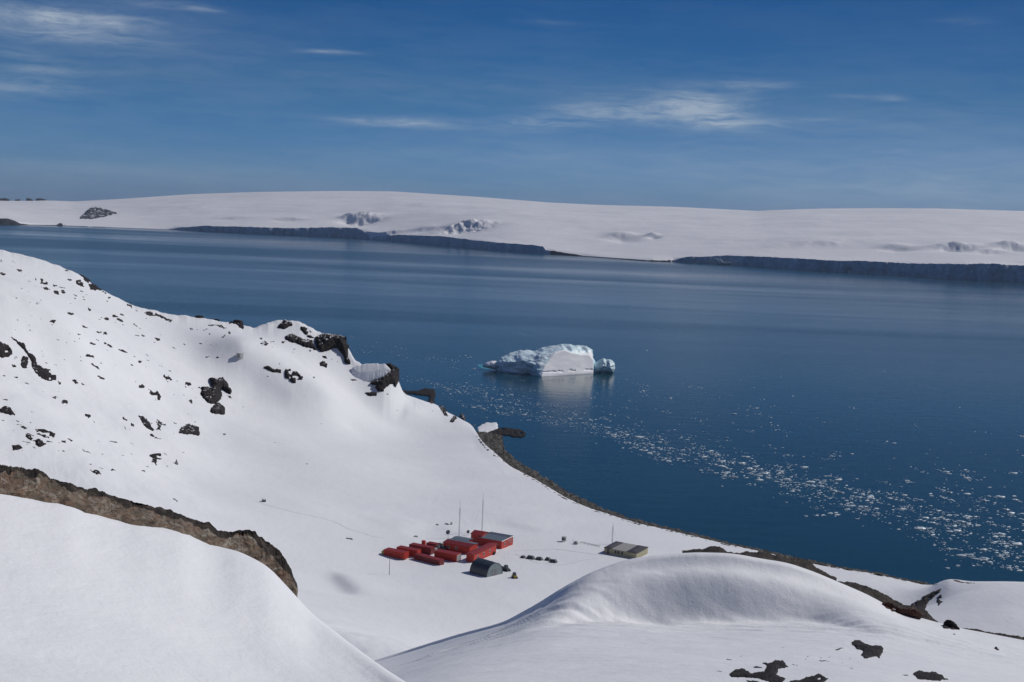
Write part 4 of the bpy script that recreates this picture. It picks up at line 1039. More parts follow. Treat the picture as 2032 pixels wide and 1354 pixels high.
# flat, sunlit face: its right part stands farther back
fb = [wl(822, 578), wl(1000, 566), wl(1180, 556), wl(1375, 543)]
def dd(p): return math.hypot(p[0], p[1])
face_pts = [fb[0], fb[1], fb[2], fb[3],                      # 0-3 foot of the face
            up(1372, 400, dd(fb[3]) + 4), up(1330, 350, dd(fb[3]) + 5), up(1240, 345, dd(fb[2]) + 12),   # 4-6
            up(1150, 325, dd(fb[2]) + 8), up(1060, 290, dd(fb[1]) + 14), up(975, 318, dd(fb[1]) + 8),      # 7-9
            up(930, 385, dd(fb[0]) + 9), up(862, 465, dd(fb[0]) + 4)]                          # 10-11
rest = [wl(690, 545), wl(560, 540), wl(440, 530), wl(345, 512),            # 12-15 left foot
        up(350, 430, D0 + 28), up(440, 362, D0 + 36), up(600, 315, D0 + 42), up(760, 298, D0 + 44), up(900, 255, D0 + 46),      # 16-20 top ridge
        up(1040, 232, D0 + 50), up(1130, 225, D0 + 52), up(1210, 222, D0 + 56), up(1300, 240, D0 + 58), up(1365, 280, dd(fb[3]) + 16),  # 21-25
        up(1378, 420, dd(fb[3]) + 14),   # 26
        up(620, 400, D0 + 14), up(480, 430, D0 + 20), up(780, 400, D0 + 12), up(740, 455, D0 + 8)]   # 27-30 left flank
pa, pb = Vector(fb[0]), Vector(fb[3]); inw = Vector((-(pb - pa).y, (pb - pa).x, 0)).normalized()
fnorm = (pb - pa).cross(Vector((inw.x * .42, inw.y * .42, 1.0))).normalized()
eye = Vector((0, 0, H))
def on_face(p):
    d = Vector(p) - eye; t_ = (pa - eye).dot(fnorm) / d.dot(fnorm); return tuple(eye + d * t_)
face_pts = [fb[0], on_face(fb[1]), on_face(fb[2]), fb[3]] + [on_face(p) for p in face_pts[4:]]
V0 = [Vector(p) for p in face_pts + rest]
for p in (wl(1378, 560),): pass
bk = [(c0[0] - 44, c0[1] + 75, 0), (c0[0] - 5, c0[1] + 95, 0), (c0[0] + 42, c0[1] + 92, 0), (V0[3][0] + 6, V0[3][1] + 22, 0)]
V0 += [Vector(p) for p in bk]    # 31-34
F0 = [(0, 1, 10, 11), (1, 2, 9, 10), (2, 7, 8, 9), (2, 3, 6, 7), (3, 4, 5, 6),
      (0, 11, 30, 12), (11, 10, 29, 30), (10, 9, 20, 29), (9, 8, 21, 20), (8, 7, 22, 21), (7, 6, 23, 22), (6, 5, 24, 23), (5, 4, 25, 24),
      (29, 20, 19), (29, 19, 18, 27), (30, 29, 27), (27, 18, 17, 28), (28, 17, 16), (12, 30, 27, 13), (13, 27, 28, 14), (14, 28, 16, 15),
      (4, 3, 34, 26), (4, 26, 25), (15, 16, 31), (16, 17, 31), (17, 18, 31), (18, 19, 32, 31), (19, 20, 32), (20, 21, 32), (21, 22, 33, 32), (22, 23, 33), (23, 24, 33), (24, 25, 34, 33), (25, 26, 34)]
P, N, f = subdiv_mesh([v - Vector(berg_c) for v in V0], F0, 5)
fp = [V0[i] - Vector(berg_c) for i in (0, 3, 7, 10)]
fn = (fp[1] - fp[0]).cross(fp[2] - fp[0]).normalized()
pd = np.abs((P - np.array(fp[0])) @ np.array(fn))
facing = np.abs(N @ np.array(fn))
flat = np.exp(-(pd / 2.2) ** 2) * smoothstep(.75, .93, facing)
# smooth everything a little except the rim of the flat face
nb_sum = np.zeros_like(P); cnt = np.zeros(len(P))
for it in range(6):
    nb_sum[:] = 0; cnt[:] = 0
    for a_, b_ in ((0, 1), (1, 2), (2, 0)):
        np.add.at(nb_sum, f[:, a_], P[f[:, b_]]); np.add.at(cnt, f[:, a_], 1)
        np.add.at(nb_sum, f[:, b_], P[f[:, a_]]); np.add.at(cnt, f[:, b_], 1)
    k = (.5 * (1 - .85 * smoothstep(6, 0, pd)))[:, None]
    P = P * (1 - k) + k * nb_sum / cnt[:, None]
n = fbm(P[:, 0] / 18, P[:, 1] / 18, P[:, 2] / 9, 4, .45) * 3.8 + (np.abs(fbm(P[:, 0] / 12 + 3, P[:, 1] / 12, P[:, 2] / 5, 3)) - .2) * 1.6
flatz = P[:, 2] - (4.2 + 2.0 * fbm(P[:, 0] / 6, .5, 8, 4)); crackd = np.exp(-(flatz / .45) ** 2) * .9 * (fbm(P[:, 0] / 9, 2.5, 3, 2) > -.25)
n += fbm(P[:, 0] / 2.5, P[:, 1] / 2.5, P[:, 2] / 2, 3) * .25
amt = (1 - flat) * smoothstep(0, 5, pd + 1) * smoothstep(-1, 4, P[:, 2] + 1)
P = P + N * (n * amt)[:, None] + N * (flat * fbm(P[:, 0] / 20, P[:, 2] / 12, 4, 3) * .5 - flat * crackd)[:, None]
P[:, 2] = np.where(P[:, 2] < .4, -2.0, P[:, 2])
# crack notched into the foot of the flat face
root = empty('iceberg', berg_c)
tag(root, 'large pale blue iceberg with a smooth steep front face, alone in the sound', 'iceberg')
me = mesh('ice_body', P, f, [M['berg'], M['berg_flat'], M['berg_blue']])
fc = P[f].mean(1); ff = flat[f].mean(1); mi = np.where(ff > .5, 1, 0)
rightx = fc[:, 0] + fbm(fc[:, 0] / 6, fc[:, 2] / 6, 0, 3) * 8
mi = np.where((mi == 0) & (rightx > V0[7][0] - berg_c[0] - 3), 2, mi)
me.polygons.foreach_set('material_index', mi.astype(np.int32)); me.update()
link('ice_body', me, root)


def icelump(name, poly, D, m, hg, parent, sd_):
    """rounded ice lump from an outline in the photograph, with real thickness, at distance D"""
    xs = [p[0] for p in poly]; ys = [p[1] for p in poly]
    gx = np.arange(min(xs), max(xs) + .7, .7); gy = np.arange(min(ys), max(ys) + .7, .7); GX, GY = np.meshgrid(gx, gy)
    ins = inside(GX, GY, poly); d = np.where(ins, edgedist(GX, GY, poly), 0)
    A, T = ray(GX, GY)
    th = np.sqrt(np.maximum(d, 0)) * hg * (1 + .3 * fbm(GX / 5, GY / 4, sd_, 3))
    out = []; n = GX.size
    cell = ins[:-1, :-1] | ins[1:, :-1] | ins[:-1, 1:] | ins[1:, 1:]
    for sgn in (-1, 1):
        r = D + sgn * th; out.append(np.stack([r * np.sin(A), r * np.cos(A), H + D * T], -1).reshape(-1, 3))
    V = np.vstack(out) - berg_c; nc = GX.shape[1]
    ci, cj = np.nonzero(cell); i0 = ci * nc + cj
    fr = np.stack([i0, i0 + nc, i0 + nc + 1, i0 + 1], 1)
    return link(name, mesh(name, V, np.vstack([fr, fr[:, ::-1] + n]), m), parent)


icelump('ice_pinnacle', [B5(*q) for q in [(1372, 560), (1378, 440), (1410, 420), (1450, 395), (1485, 380), (1510, 395), (1545, 392), (1580, 408), (1602, 440), (1605, 490), (1590, 530), (1500, 545), (1440, 545)]], dd(fb[3]) + 14, M['berg_blue'], 2.4, root, 3)
icelump('ice_tongue', [B5(*q) for q in [(345, 500), (200, 470), (205, 445), (240, 425), (300, 408), (345, 412), (370, 440)]], D0 + 36, M['berg_flat'], 3.0, root, 5)
ft = [wl(*q) for q in [(140, 452), (200, 440), (345, 470), (360, 500), (345, 522), (250, 505), (170, 480)]]
me = mesh('submerged_foot', [(p[0] - berg_c[0], p[1] - berg_c[1], .12) for p in ft] + [(p[0] - berg_c[0], p[1] - berg_c[1], -1) for p in ft], [tuple(range(7))] + [(i, i + 7, (i + 1) % 7 + 7, (i + 1) % 7) for i in range(7)], M['berg_foot'], False)
link('submerged_foot', me, root)['label'] = 'turquoise ice just under the water at the left tip'

# ------------------------------------------------------------------ brash ice
rs = np.random.RandomState(4)
band = [(690, 688, 8, 60, .5), (800, 700, 8, 70, .5), (900, 715, 7, 50, .45), (860, 762, 10, 60, .6), (960, 780, 10, 50, .8), (1000, 790, 6, 110, .9), (940, 800, 16, 60, .8), (1040, 815, 10, 50, .8), (1110, 838, 7, 60, 1.0), (1180, 852, 7, 50, 1.1), (1250, 865, 10, 40, 1.2),
        (1290, 895, 7, 22, 1.3), (1330, 880, 14, 60, 1.2), (1400, 905, 16, 60, 1.3), (1460, 930, 16, 60, 1.4), (1540, 950, 15, 60, 1.5), (1600, 955, 18, 50, 1.4), (1660, 985, 20, 60, 1.4), (1740, 1005, 22, 60, 1.5), (1830, 1020, 26, 60, 1.5), (1900, 1050, 28, 60, 1.6), (1990, 1060, 36, 50, 1.8), (2010, 1105, 18, 40, 1.4), (1900, 990, 30, 90, .8), (1960, 960, 40, 80, .5), (1600, 890, 40, 200, .5), (1450, 830, 40, 220, .35), (1250, 800, 40, 160, .35), (1800, 860, 60, 180, .22), (1500, 760, 60, 300, .25), (1150, 770, 30, 120, .5), (970, 765, 18, 45, .7), (1960, 1120, 16, 50, .7), (1120, 800, 30, 140, .5)]
band = [(a, b, c, d, e * (1.4 if a < 1180 else 1)) for a, b, c, d, e in band]
wsum = sum(b[4] * math.sqrt(b[3] / 50) for b in band)
pts = []
for (cx, cy, sy_, sx_, wt) in band:
    n = int(5200 * wt * math.sqrt(sx_ / 50) / wsum)
    nc_ = max(2, n // 9); cu_ = rs.randn(nc_) * sx_; cv_ = rs.randn(nc_) * sy_ + cu_ * .20; wh = rs.randint(nc_, size=n)
    lone = rs.rand(n) < .3
    e1 = rs.randn(n); u = np.where(lone, rs.randn(n) * sx_, cu_[wh] + e1 * 9); v = np.where(lone, rs.randn(n) * sy_ + u * .20, cv_[wh] + e1 * 1.3 + rs.randn(n) * 1.6)
    for a, b_ in zip(u, v): pts.append((cx + a, cy + b_))
pts = np.array(pts)
A, T = ray(pts[:, 0], pts[:, 1])
coastT = np.interp(A, cA, cT)
ok = (T > coastT + .009) & (T < -.085) & (pts[:, 0] < 2060) & (pts[:, 0] > 640)
# nothing under the iceberg
ok &= ~((pts[:, 0] > 955) & (pts[:, 0] < 1232) & (pts[:, 1] > 690) & (pts[:, 1] < 752))
pts = pts[ok]; A = A[ok]; T = T[ok]; D = -H / T
size = np.clip(np.exp(rs.randn(len(pts)) * .60) * .42, .16, 2.3) * np.where(pts[:, 0] < 1200, .72, 1.0)
floe_meshes = []
for k in range(14):
    n = rs.randint(8, 12); an = np.linspace(0, 2 * np.pi, n, endpoint=False) + rs.uniform(-.15, .15, n)
    r = 1 + rs.uniform(-.35, .25, n); el = rs.uniform(.45, .75)
    low = [(r[i] * math.cos(an[i]), r[i] * math.sin(an[i]) * el, -.2) for i in range(n)]
    mid = [(r[i] * math.cos(an[i]) * .98, r[i] * math.sin(an[i]) * el * .98, .12) for i in range(n)]
    s1 = rs.uniform(.45, .7)
    topv = [(r[i] * math.cos(an[i]) * s1 + rs.uniform(-.1, .1), r[i] * math.sin(an[i]) * el * s1, .28 + rs.uniform(-.05, .22)) for i in range(n)]
    fs = [(i, (i + 1) % n, (i + 1) % n + n, i + n) for i in range(n)] + [(i + n, (i + 1) % n + n, (i + 1) % n + 2 * n, i + 2 * n) for i in range(n)] + [tuple(range(2 * n, 3 * n))]
    floe_meshes.append(mesh('ice_floe', low + mid + topv, fs, M['floe'], False))
order = np.argsort(-size / D)
for k in order[:300]:
    o = link('ice_floe', floe_meshes[rs.randint(14)])
    o.location = (D[k] * math.sin(A[k]), D[k] * math.cos(A[k]), 0); o.rotation_euler = (0, 0, rs.uniform(-.6, .6) + (math.pi if rs.rand() > .5 else 0))
    s = size[k]; o.scale = (s * 1.25, s * .9, s * .7)
    fx, fy = pts[k]; by_ = np.interp(fx, [640, 900, 1100, 1250, 1400, 1600, 1800, 2050], [690, 765, 838, 868, 905, 958, 1020, 1090])
    if fx > 1780 and abs(fy - by_) < 60: lb = ('white floe in the densest part of the ice band, at the right edge', 'floes in the dense ice at the right edge')
    elif abs(fy - by_) < 45 and fx > 1320: lb = ('white floe in the ice band crossing the middle of the bay', 'floes in the middle of the ice band')
    elif abs(fy - by_) < 45: lb = ('small white floe in the thin ice band between the iceberg and the gravel beach', 'floes in the thin left end of the ice band')
    elif fy < by_: lb = ('lone white floe on open water beyond the ice band', 'lone floes beyond the ice band')
    else: lb = ('lone white floe on the shore side of the ice band', 'lone floes on the shore side of the ice band')
    tag(o, lb[0], 'ice floe', lb[1])
VV = []; FF = []; nb = 0
for k in order[300:]:
    me = floe_meshes[rs.randint(14)]
    co = np.empty(len(me.vertices) * 3); me.vertices.foreach_get('co', co); co = co.reshape(-1, 3)
    r = rs.uniform(-.6, .6); s = size[k]
    x = (co[:, 0] * math.cos(r) - co[:, 1] * math.sin(r)) * s + D[k] * math.sin(A[k]); y = (co[:, 0] * math.sin(r) + co[:, 1] * math.cos(r)) * s + D[k] * math.cos(A[k])
    VV.append(np.stack([x, y, co[:, 2] * s * .7], -1))
    for p in me.polygons: FF.append(tuple(nb + i for i in p.vertices))
    nb += len(co)
tag(link('brash_ice', mesh('brash_ice', np.vstack(VV), FF, M['floe'], False)), 'scattered fine white brash ice drifting in bands across the bay', 'ice', kind='stuff')

# ------------------------------------------------------------------ the station
def ground(px, py):
    p, _ = base_layer.hit([px], [py]); return Vector(p[0])


def zat(x, y):
    r = math.hypot(x, y); a = math.atan2(x, y); j = int(np.interp(a, az, np.arange(len(az))))
    return float(np.interp(r, RG[:N1, j], ZG[:N1, j]))


LONG = math.radians(-27)


def container(px, py, L, Wd, h_, ang, body, label, roofm=None, door=None, extra=None):
    """px,py = near left ground corner"""
    g0 = ground(px, py); r = empty('shipping_container', (g0.x, g0.y, g0.z - .25), ang)
    tag(r, label, 'container')
    b = MB().box(0, L, 0, Wd, 0, h_ + .25)
    for k in range(int(L / .45)):
        b.box(.12 + k * .45, .34 + k * .45, -.05, .0, .25, h_ + .1)
    b.build('body', body, r)
    f = MB()
    for x in (0, L):
        for y in (0, Wd): f.box(x - .08, x + .08, y - .08, y + .08, 0, h_ + .29)
    for y in (-.06, Wd + .06): f.box(.08, L - .08, y - .05, y + .05, h_ + .14, h_ + .30)
    f.build('frame', body, r)
    MB().box(.08, L - .08, .0, Wd, h_ + .253, h_ + .30).build('roof', roofm or M['red_roof'], r)
    for y0 in (0.08, Wd / 2 + .02):
        d = MB().box(L + .003, L + .06, y0, y0 + Wd / 2 - .10, .35, h_ + .05).build('door', door or body, r)
        MB().tube((L + .10, y0 + Wd / 4, .5), (L + .10, y0 + Wd / 4, h_ - .1), .025).build('locking_bar', M['grey'], d)
    return r


C1 = container(762, 1101.5, 9.6, 3.0, 2.35, LONG, M['red'], 'red shipping container at the far left end of the station, yellow box at its end')
b = MB().box(-1.5, -.1, .4, 1.6, 0, 1.5); b.box(-1.2, -.4, .6, 1.4, 1.5, 1.9)
o = b.build('cargo_box', M['yellow'], None, bevel=.05); o.matrix_world = Matrix.Translation(C1.location) @ Matrix.Rotation(LONG, 4, 'Z')
tag(o, 'small yellow box at the left end of the leftmost red container', 'box')
container(787, 1097.5, 9.6, 2.8, 2.45, LONG, M['red'], 'red shipping container second from the left, behind the leftmost one')
container(812, 1092, 10.2, 2.8, 2.5, LONG, M['dark_red'], 'dark red container third from the left with a red chimney box beside it')
g0 = ground(836, 1090)
o = MB().box(0, 1.4, 0, 1.2, 0, 3.6).build('chimney_box', M['red'], None, bevel=.04); o.location = g0; o.rotation_euler.z = LONG
tag(o, 'small upright red box rising above the third container', 'box')
container(822, 1110, 13.2, 2.6, 2.1, LONG - .17, M['dark_red'], 'long low dark red container in the front row, nearest the camera')
container(862, 1108, 10.2, 3.4, 3.0, LONG, M['red'], 'taller red container with a pale grey door end, front row', door=M['lgrey'])
container(846, 1088, 4.5, 2.4, 2.3, LONG, M['dark_red'], 'short dark red container behind the tank, left of the red hall')


def gable(px, py, L, Wd, eave, ridge_h, ang, wallm, roofm, name, label, roofm2=None, ridge_along='x', wins=(), over=.25, cat='building', trim=None):
    g0 = ground(px, py); r = empty(name, (g0.x, g0.y, g0.z - .3), ang); tag(r, label, cat)
    e = eave + .3; rh = e + ridge_h
    if ridge_along == 'x':
        w = MB().poly([(0, 0, 0), (L, 0, 0), (L, Wd, 0), (0, Wd, 0), (0, 0, e), (L, 0, e), (L, Wd, e), (0, Wd, e), (0, Wd / 2, rh), (L, Wd / 2, rh)],
                      [(0, 1, 5, 4), (1, 2, 6, 9, 5), (2, 3, 7, 6), (3, 0, 4, 8, 7), (4, 5, 9, 8), (7, 8, 9, 6)])
        sl_ = ridge_h / (Wd / 2)
        for sgn, mm in ((0, roofm), (1, roofm2 or roofm)):
            y0, y1 = (-over, Wd / 2) if sgn == 0 else (Wd + over, Wd / 2)
            z0 = e - over * sl_ + .05; z1 = rh + .05
            pts = [(-over, y0, z0), (L + over, y0, z0), (L + over, y1, z1), (-over, y1, z1)]
            pts += [(x, y, z + .12) for x, y, z in pts]
            MB().poly(pts, [(0, 3, 2, 1), (4, 5, 6, 7), (0, 1, 5, 4), (1, 2, 6, 5), (2, 3, 7, 6), (3, 0, 4, 7)]).build('roof', mm, r)
    else:
        w = MB().poly([(0, 0, 0), (L, 0, 0), (L, Wd, 0), (0, Wd, 0), (0, 0, e), (L, 0, e), (L, Wd, e), (0, Wd, e), (L / 2, 0, rh), (L / 2, Wd, rh)],
                      [(0, 1, 5, 8, 4), (1, 2, 6, 5), (2, 3, 7, 9, 6), (3, 0, 4, 7), (4, 8, 9, 7), (8, 5, 6, 9)])
        sl_ = ridge_h / (L / 2)
        for sgn, mm in ((0, roofm), (1, roofm2 or roofm)):
            x0, x1 = (-over, L / 2) if sgn == 0 else (L + over, L / 2)
            z0 = e - over * sl_ + .05; z1 = rh + .05
            pts = [(x0, -over, z0), (x1, -over, z1), (x1, Wd + over, z1), (x0, Wd + over, z0)]
            pts += [(x, y, z + .12) for x, y, z in pts]
            MB().poly(pts, [(0, 3, 2, 1), (4, 5, 6, 7), (0, 1, 5, 4), (1, 2, 6, 5), (2, 3, 7, 6), (3, 0, 4, 7)]).build('roof', mm, r)
    w.build('wall', wallm, r)
    for (side, u, z, ww, hh, kind) in wins:
        mb = MB(); fr = MB()
        if side == 'front':
            mb.box(u, u + ww, -.05, -.003, z + .3, z + hh + .3); fr.box(u - .08, u + ww + .08, -.03, -.001, z + .22, z + hh + .38)
        else:
            mb.box(L + .003, L + .05, u, u + ww, z + .3, z + hh + .3); fr.box(L + .001, L + .03, u - .08, u + ww + .08, z + .22, z + hh + .38)
        q = fr.build(kind, M['white'], r); mb.build('pane' if kind == 'window' else 'panel', M['glass'] if kind == 'window' else M['dark_red'], q)
    if trim:
        tb = MB().box(L + .26, L + .34, -.3, Wd + .3, e - .15, e + .25).box(L + .003, L + .12, Wd - .12, Wd + .12, 0, e)
        tb.build('trim', M['white'], r)
    return r


# main hall
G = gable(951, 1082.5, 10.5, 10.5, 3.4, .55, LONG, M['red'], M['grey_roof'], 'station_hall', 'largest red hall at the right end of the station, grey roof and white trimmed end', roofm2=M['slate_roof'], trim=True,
          wins=[('end', 2.5, 1.1, 1.0, 1.2, 'window'), ('end', 6.0, .1, 1.1, 2.2, 'door'), ('end', 8.3, 1.1, .9, 1.1, 'window'), ('front', 7.6, 1.1, .9, 1.0, 'window')])
# wing towards the camera
gable(925, 1114.5, 3.4, 19.0, 3.2, .35, LONG, M['red'], M['red_roof'], 'station_wing', 'red walled wing running towards the camera from the largest hall', ridge_along='y',
      wins=[('end', 3.0, 1.2, 1.1, 1.0, 'window'), ('end', 8.0, 1.2, 1.1, 1.0, 'window'), ('end', 13.0, 1.2, 1.1, 1.0, 'window')])
gable(879, 1091, 12.4, 7.0, 3.0, .5, LONG, M['red'], M['dark_red'], 'station_block', 'low red block with a grey lean-to roof, middle of the station, under the dish', roofm2=M['grey_roof'],
      wins=[('front', 2.0, 1.1, 1.0, 1.0, 'window'), ('front', 5.8, 1.1, 1.0, 1.0, 'window')])
gable(896, 1086.5, 7.2, 5.0, 3.6, .35, LONG, M['dark_red'], M['grey_roof'], 'station_shed', 'grey flat roofed shed between the red block and the largest hall')
gable(934, 1079, 5.2, 6.5, 4.2, .9, LONG, M['red'], M['red_roof'], 'station_annex', 'red gabled annex with a red roof at the back left of the largest hall')

# arched tent, side shade and sunlit end put into the colours
g0 = ground(932, 1137.5); r = empty('arched_tent', (g0.x, g0.y, g0.z - .2), math.radians(-41)); tag(r, 'grey arched tent hangar, shell coloured dark as shaded and end pale as sunlit, in front of the red station', 'tent')
Lh, rad = 8.8, 4.5
n = 20; arc = [(rad - rad * math.cos(math.pi * i / n), 5.2 * math.sin(math.pi * i / n) ** .8) for i in range(n + 1)]
V_ = [(x, y, z) for x in (0, Lh * .33, Lh * .66, Lh) for (y, z) in arc]; nc = n + 1
V_ = [(x, y, z * (1.0 + (.015 if abs(x - Lh * .33) < .1 else 0))) for x, y, z in V_]
F_ = [(i * nc + j, (i + 1) * nc + j, (i + 1) * nc + j + 1, i * nc + j + 1) for i in range(3) for j in range(n)]
link('shell', mesh('shell', V_, F_, M['tent_shaded']), r)
ends = MB().poly([(Lh - .02, y, z) for y, z in arc], [tuple(range(nc))]); ends.build('end_wall', M['tent_lit_end'], r)
MB().poly([(.02, y, z) for y, z in arc], [tuple(range(nc - 1, -1, -1))]).build('end_wall', M['tent_shaded'], r)
for x in (0, Lh * .33, Lh * .66, Lh):
    h_ = MB()
    for j in range(n): h_.tube((x, arc[j][0], arc[j][1]), (x, arc[j + 1][0], arc[j + 1][1]), .09, n=5)
    h_.build('hoop', M['slate_roof'], r)
dd_ = MB().box(Lh + .0, Lh + .05, rad - 1.4, rad + 1.4, .2, 2.9).build('door', M['grey'], r)
MB().box(Lh + .05, Lh + .09, rad - .04, rad + .04, .3, 2.8).build('seam', M['slate_roof'], dd_)
MB().box(-.1, Lh + .1, rad - .25, rad + .25, 5.2, 5.35).build('ridge_cap', M['slate_roof'], r)

# cream building with two dark roof sections
g0 = ground(1199, 1098); r = empty('cream_building', (g0.x, g0.y, g0.z - .3), math.radians(-29)); tag(r, 'cream walled building with two dark roof sections, standing apart near the shore', 'building')
L, Wd, e = 14.6, 12.0, 2.6
MB().box(0, L, 0, Wd, 0, e).build('wall', M['cream'], r)
MB().box(3.4, L - 4.6, -.15, Wd + .1, e + .004, e + .16).build('flat_roof', M['flat_roof'], r)
for x0, x1 in ((-.2, 3.4), (L - 4.6, L + .2)):
    xm = (x0 + x1) / 2
    p = [(x0, -.2, e + .004), (x1, -.2, e + .004), (x1, Wd + .2, e + .004), (x0, Wd + .2, e + .004), (x0, -.2, e + .2), (x1, -.2, e + .2), (x1, Wd + .2, e + .2), (x0, Wd + .2, e + .2), (xm, 2.2, e + .65), (xm, Wd - 1.5, e + .65)]
    MB().poly(p, [(0, 3, 2, 1), (0, 1, 5, 4), (1, 2, 6, 5), (2, 3, 7, 6), (3, 0, 4, 7), (4, 5, 8), (5, 6, 9, 8), (6, 7, 9), (7, 4, 8, 9)]).build('roof', M['brown_roof'], r)
for u in (4.6, 5.9, 7.6):
    w = MB().box(u - .06, u + 1.06, -.04, -.003, 1.1, 2.4).build('window', M['lgrey'], r); MB().box(u, u + 1.0, -.06, -.041, 1.16, 2.34).build('pane', M['glass'], w)
d = MB().box(1.2, 2.2, -.05, -.003, .3, 2.5).build('door', M['wood'], r); MB().box(2.0, 2.1, -.1, -.05, 1.3, 1.4).build('handle', M['grey'], d)
MB().box(-.06, -.003, -.02, 1.2, .2, e).build('corner_board', M['red_roof'], r)


def mast(px, py, h_, label, w=.22, lattice=True, m=None, hit=None):
    g0 = hit or ground(px, py); r = empty('radio_mast', (g0.x, g0.y, g0.z)); tag(r, label, 'mast')
    b = MB()
    if lattice:
        for k in range(3):
            a = k * 2.094; a2 = (k + 1) * 2.094
            p = (w * math.cos(a), w * math.sin(a)); p2 = (w * math.cos(a2), w * math.sin(a2))
            b.tube((*p, -.3), (*p, h_ * .82), .05, n=5)
            for i in range(int(h_ * .82 / .8)):
                b.tube((*p, i * .8), (*p2, i * .8 + .8), .025, n=4)
    else: b.tube((0, 0, -.3), (0, 0, h_ * .82), w * .5, w * .35, n=6)
    b.build('shaft', m or M['mast'], r)
    MB().tube((0, 0, h_ * .80), (0, 0, h_), .06, .04, n=5).build('whip', m or M['mast'], r)
    gy = MB()
    for k in range(3):
        a = k * 2.094 + .5
        gy.tube((0, 0, h_ * .75), (h_ * .33 * math.cos(a), h_ * .33 * math.sin(a), -.2), .012, n=3)
    gy.build('guy_wires', M['grey'], r)
    return r


mast(910.5, 1068, 16.0, 'lattice mast with a dark top, left of the two masts behind the red station')
mast(956, 1058, 18.0, 'taller reddish lattice mast, right of the two masts behind the red station')
mast(1214.5, 1080, 9.6, 'short radio mast beside the cream building')
# weather pole
g0 = ground(772.5, 1141); r = empty('weather_pole', g0); tag(r, 'slim dark pole with a small box on top, standing before the left containers', 'pole')
MB().tube((0, 0, -.3), (0, 0, 6.6), .11, .08).build('pole', M['slate_roof'], r)
MB().box(-.9, -.12, -.25, .25, 6.3, 6.8).build('sensor_box', M['slate_roof'], r)
MB().box(.08, 1.5, -.03, .03, 6.05, 6.13).build('arm', M['grey'], r)


def dish(px, py, hp, rad, label, base=None):
    g0 = ground(px, py); r = empty('dish_antenna', g0); tag(r, label, 'antenna')
    MB().tube((0, 0, -.5), (0, 0, hp), .09, .07).build('post', M['mast'], r)
    n = 16; V_ = [(0, .18, hp + .3)]; F_ = []
    d = Vector((-.35, -.75, .45)).normalized(); q_ = d.to_track_quat('Z', 'Y')
    V_ = []; R_ = (.0, .4, .75, 1.0)
    for k, rr in enumerate(R_):
        for j in range(n):
            a = 2 * math.pi * j / n; v = q_ @ Vector((rr * rad * math.cos(a), rr * rad * math.sin(a), .25 * rad * rr * rr)); V_.append((v.x, v.y, v.z + hp + rad * .3))
    for k in range(3):
        for j in range(n): F_.append((k * n + j, k * n + (j + 1) % n, (k + 1) * n + (j + 1) % n, (k + 1) * n + j))
    me = mesh('reflector', V_, F_, M['grey']); link('reflector', me, r)
    c_ = q_ @ Vector((0, 0, rad * .8)); MB().tube((0, 0, hp + rad * .3), (c_.x, c_.y, c_.z + hp + rad * .3), .04, .07).build('feed', M['mast'], r)
    return r


dish(888.5, 1082, 5.2, .95, 'grey dish antenna on a post above the middle red block')
dish(929, 1062, 1.2, .75, 'small grey dish on the snow behind the station, between the two masts')

# tank farm and junk between the containers
for i, (px, py, rr, L_, m_, lab) in enumerate([(862, 1090, .8, 2.4, 'grey', 'dark grey horizontal tank at the back among the station containers'), (868, 1086, .7, 2.2, 'lgrey', 'pale tank on top of the clutter between containers'), (858, 1097, .8, 1.8, 'white', 'short white tank between the third container and the grey door container')]):
    g0 = ground(px, py); r = empty('fuel_tank', g0, LONG + .2 * i); tag(r, lab, 'tank')
    MB().tube((0, 0, rr + .5), (L_, 0, rr + .5), rr, n=18).build('tank', M[m_], r, smooth=False)
    MB().box(.2, .4, -.6, .6, -.2, .8).box(L_ - .4, L_ - .2, -.6, .6, -.2, .8).build('cradle', M['slate_roof'], r)
    MB().tube((L_ / 2, 0, 2 * rr + .4), (L_ / 2, 0, 2 * rr + .75), .2).build('hatch', M['slate_roof'], r)
g0 = ground(873, 1092); r = empty('generator', g0, LONG); tag(r, 'dark generator set with an upright exhaust among the station containers', 'generator')
MB().box(0, 2.2, 0, 1.3, 0, 1.5).build('housing', M['slate_roof'], r, bevel=.05); MB().tube((.4, .6, 1.5), (.4, .6, 2.8), .1).build('exhaust', M['grey'], r); MB().box(.4, 1.8, -.03, -.003, .4, 1.1).build('grille', M['black'], r)
g0 = ground(977, 1093); r = empty('dome_tank', g0); tag(r, 'white dome covered tank against the wall of the largest red hall', 'tank')
n = 18; V_ = []; F_ = []
for k in range(7):
    t_ = k / 6 * math.pi / 2
    for j in range(n): V_.append((1.9 * math.cos(t_) * math.cos(2 * math.pi * j / n), 1.9 * math.cos(t_) * math.sin(2 * math.pi * j / n), -.2 + 1.9 * math.sin(t_)))
for k in range(6):
    for j in range(n): F_.append((k * n + j, k * n + (j + 1) % n, (k + 1) * n + (j + 1) % n, (k + 1) * n + j))
link('dome', mesh('dome', V_, F_, M['white']), r); MB().tube((0, 0, 1.6), (0, 0, 1.95), .25).build('vent', M['grey'], r)


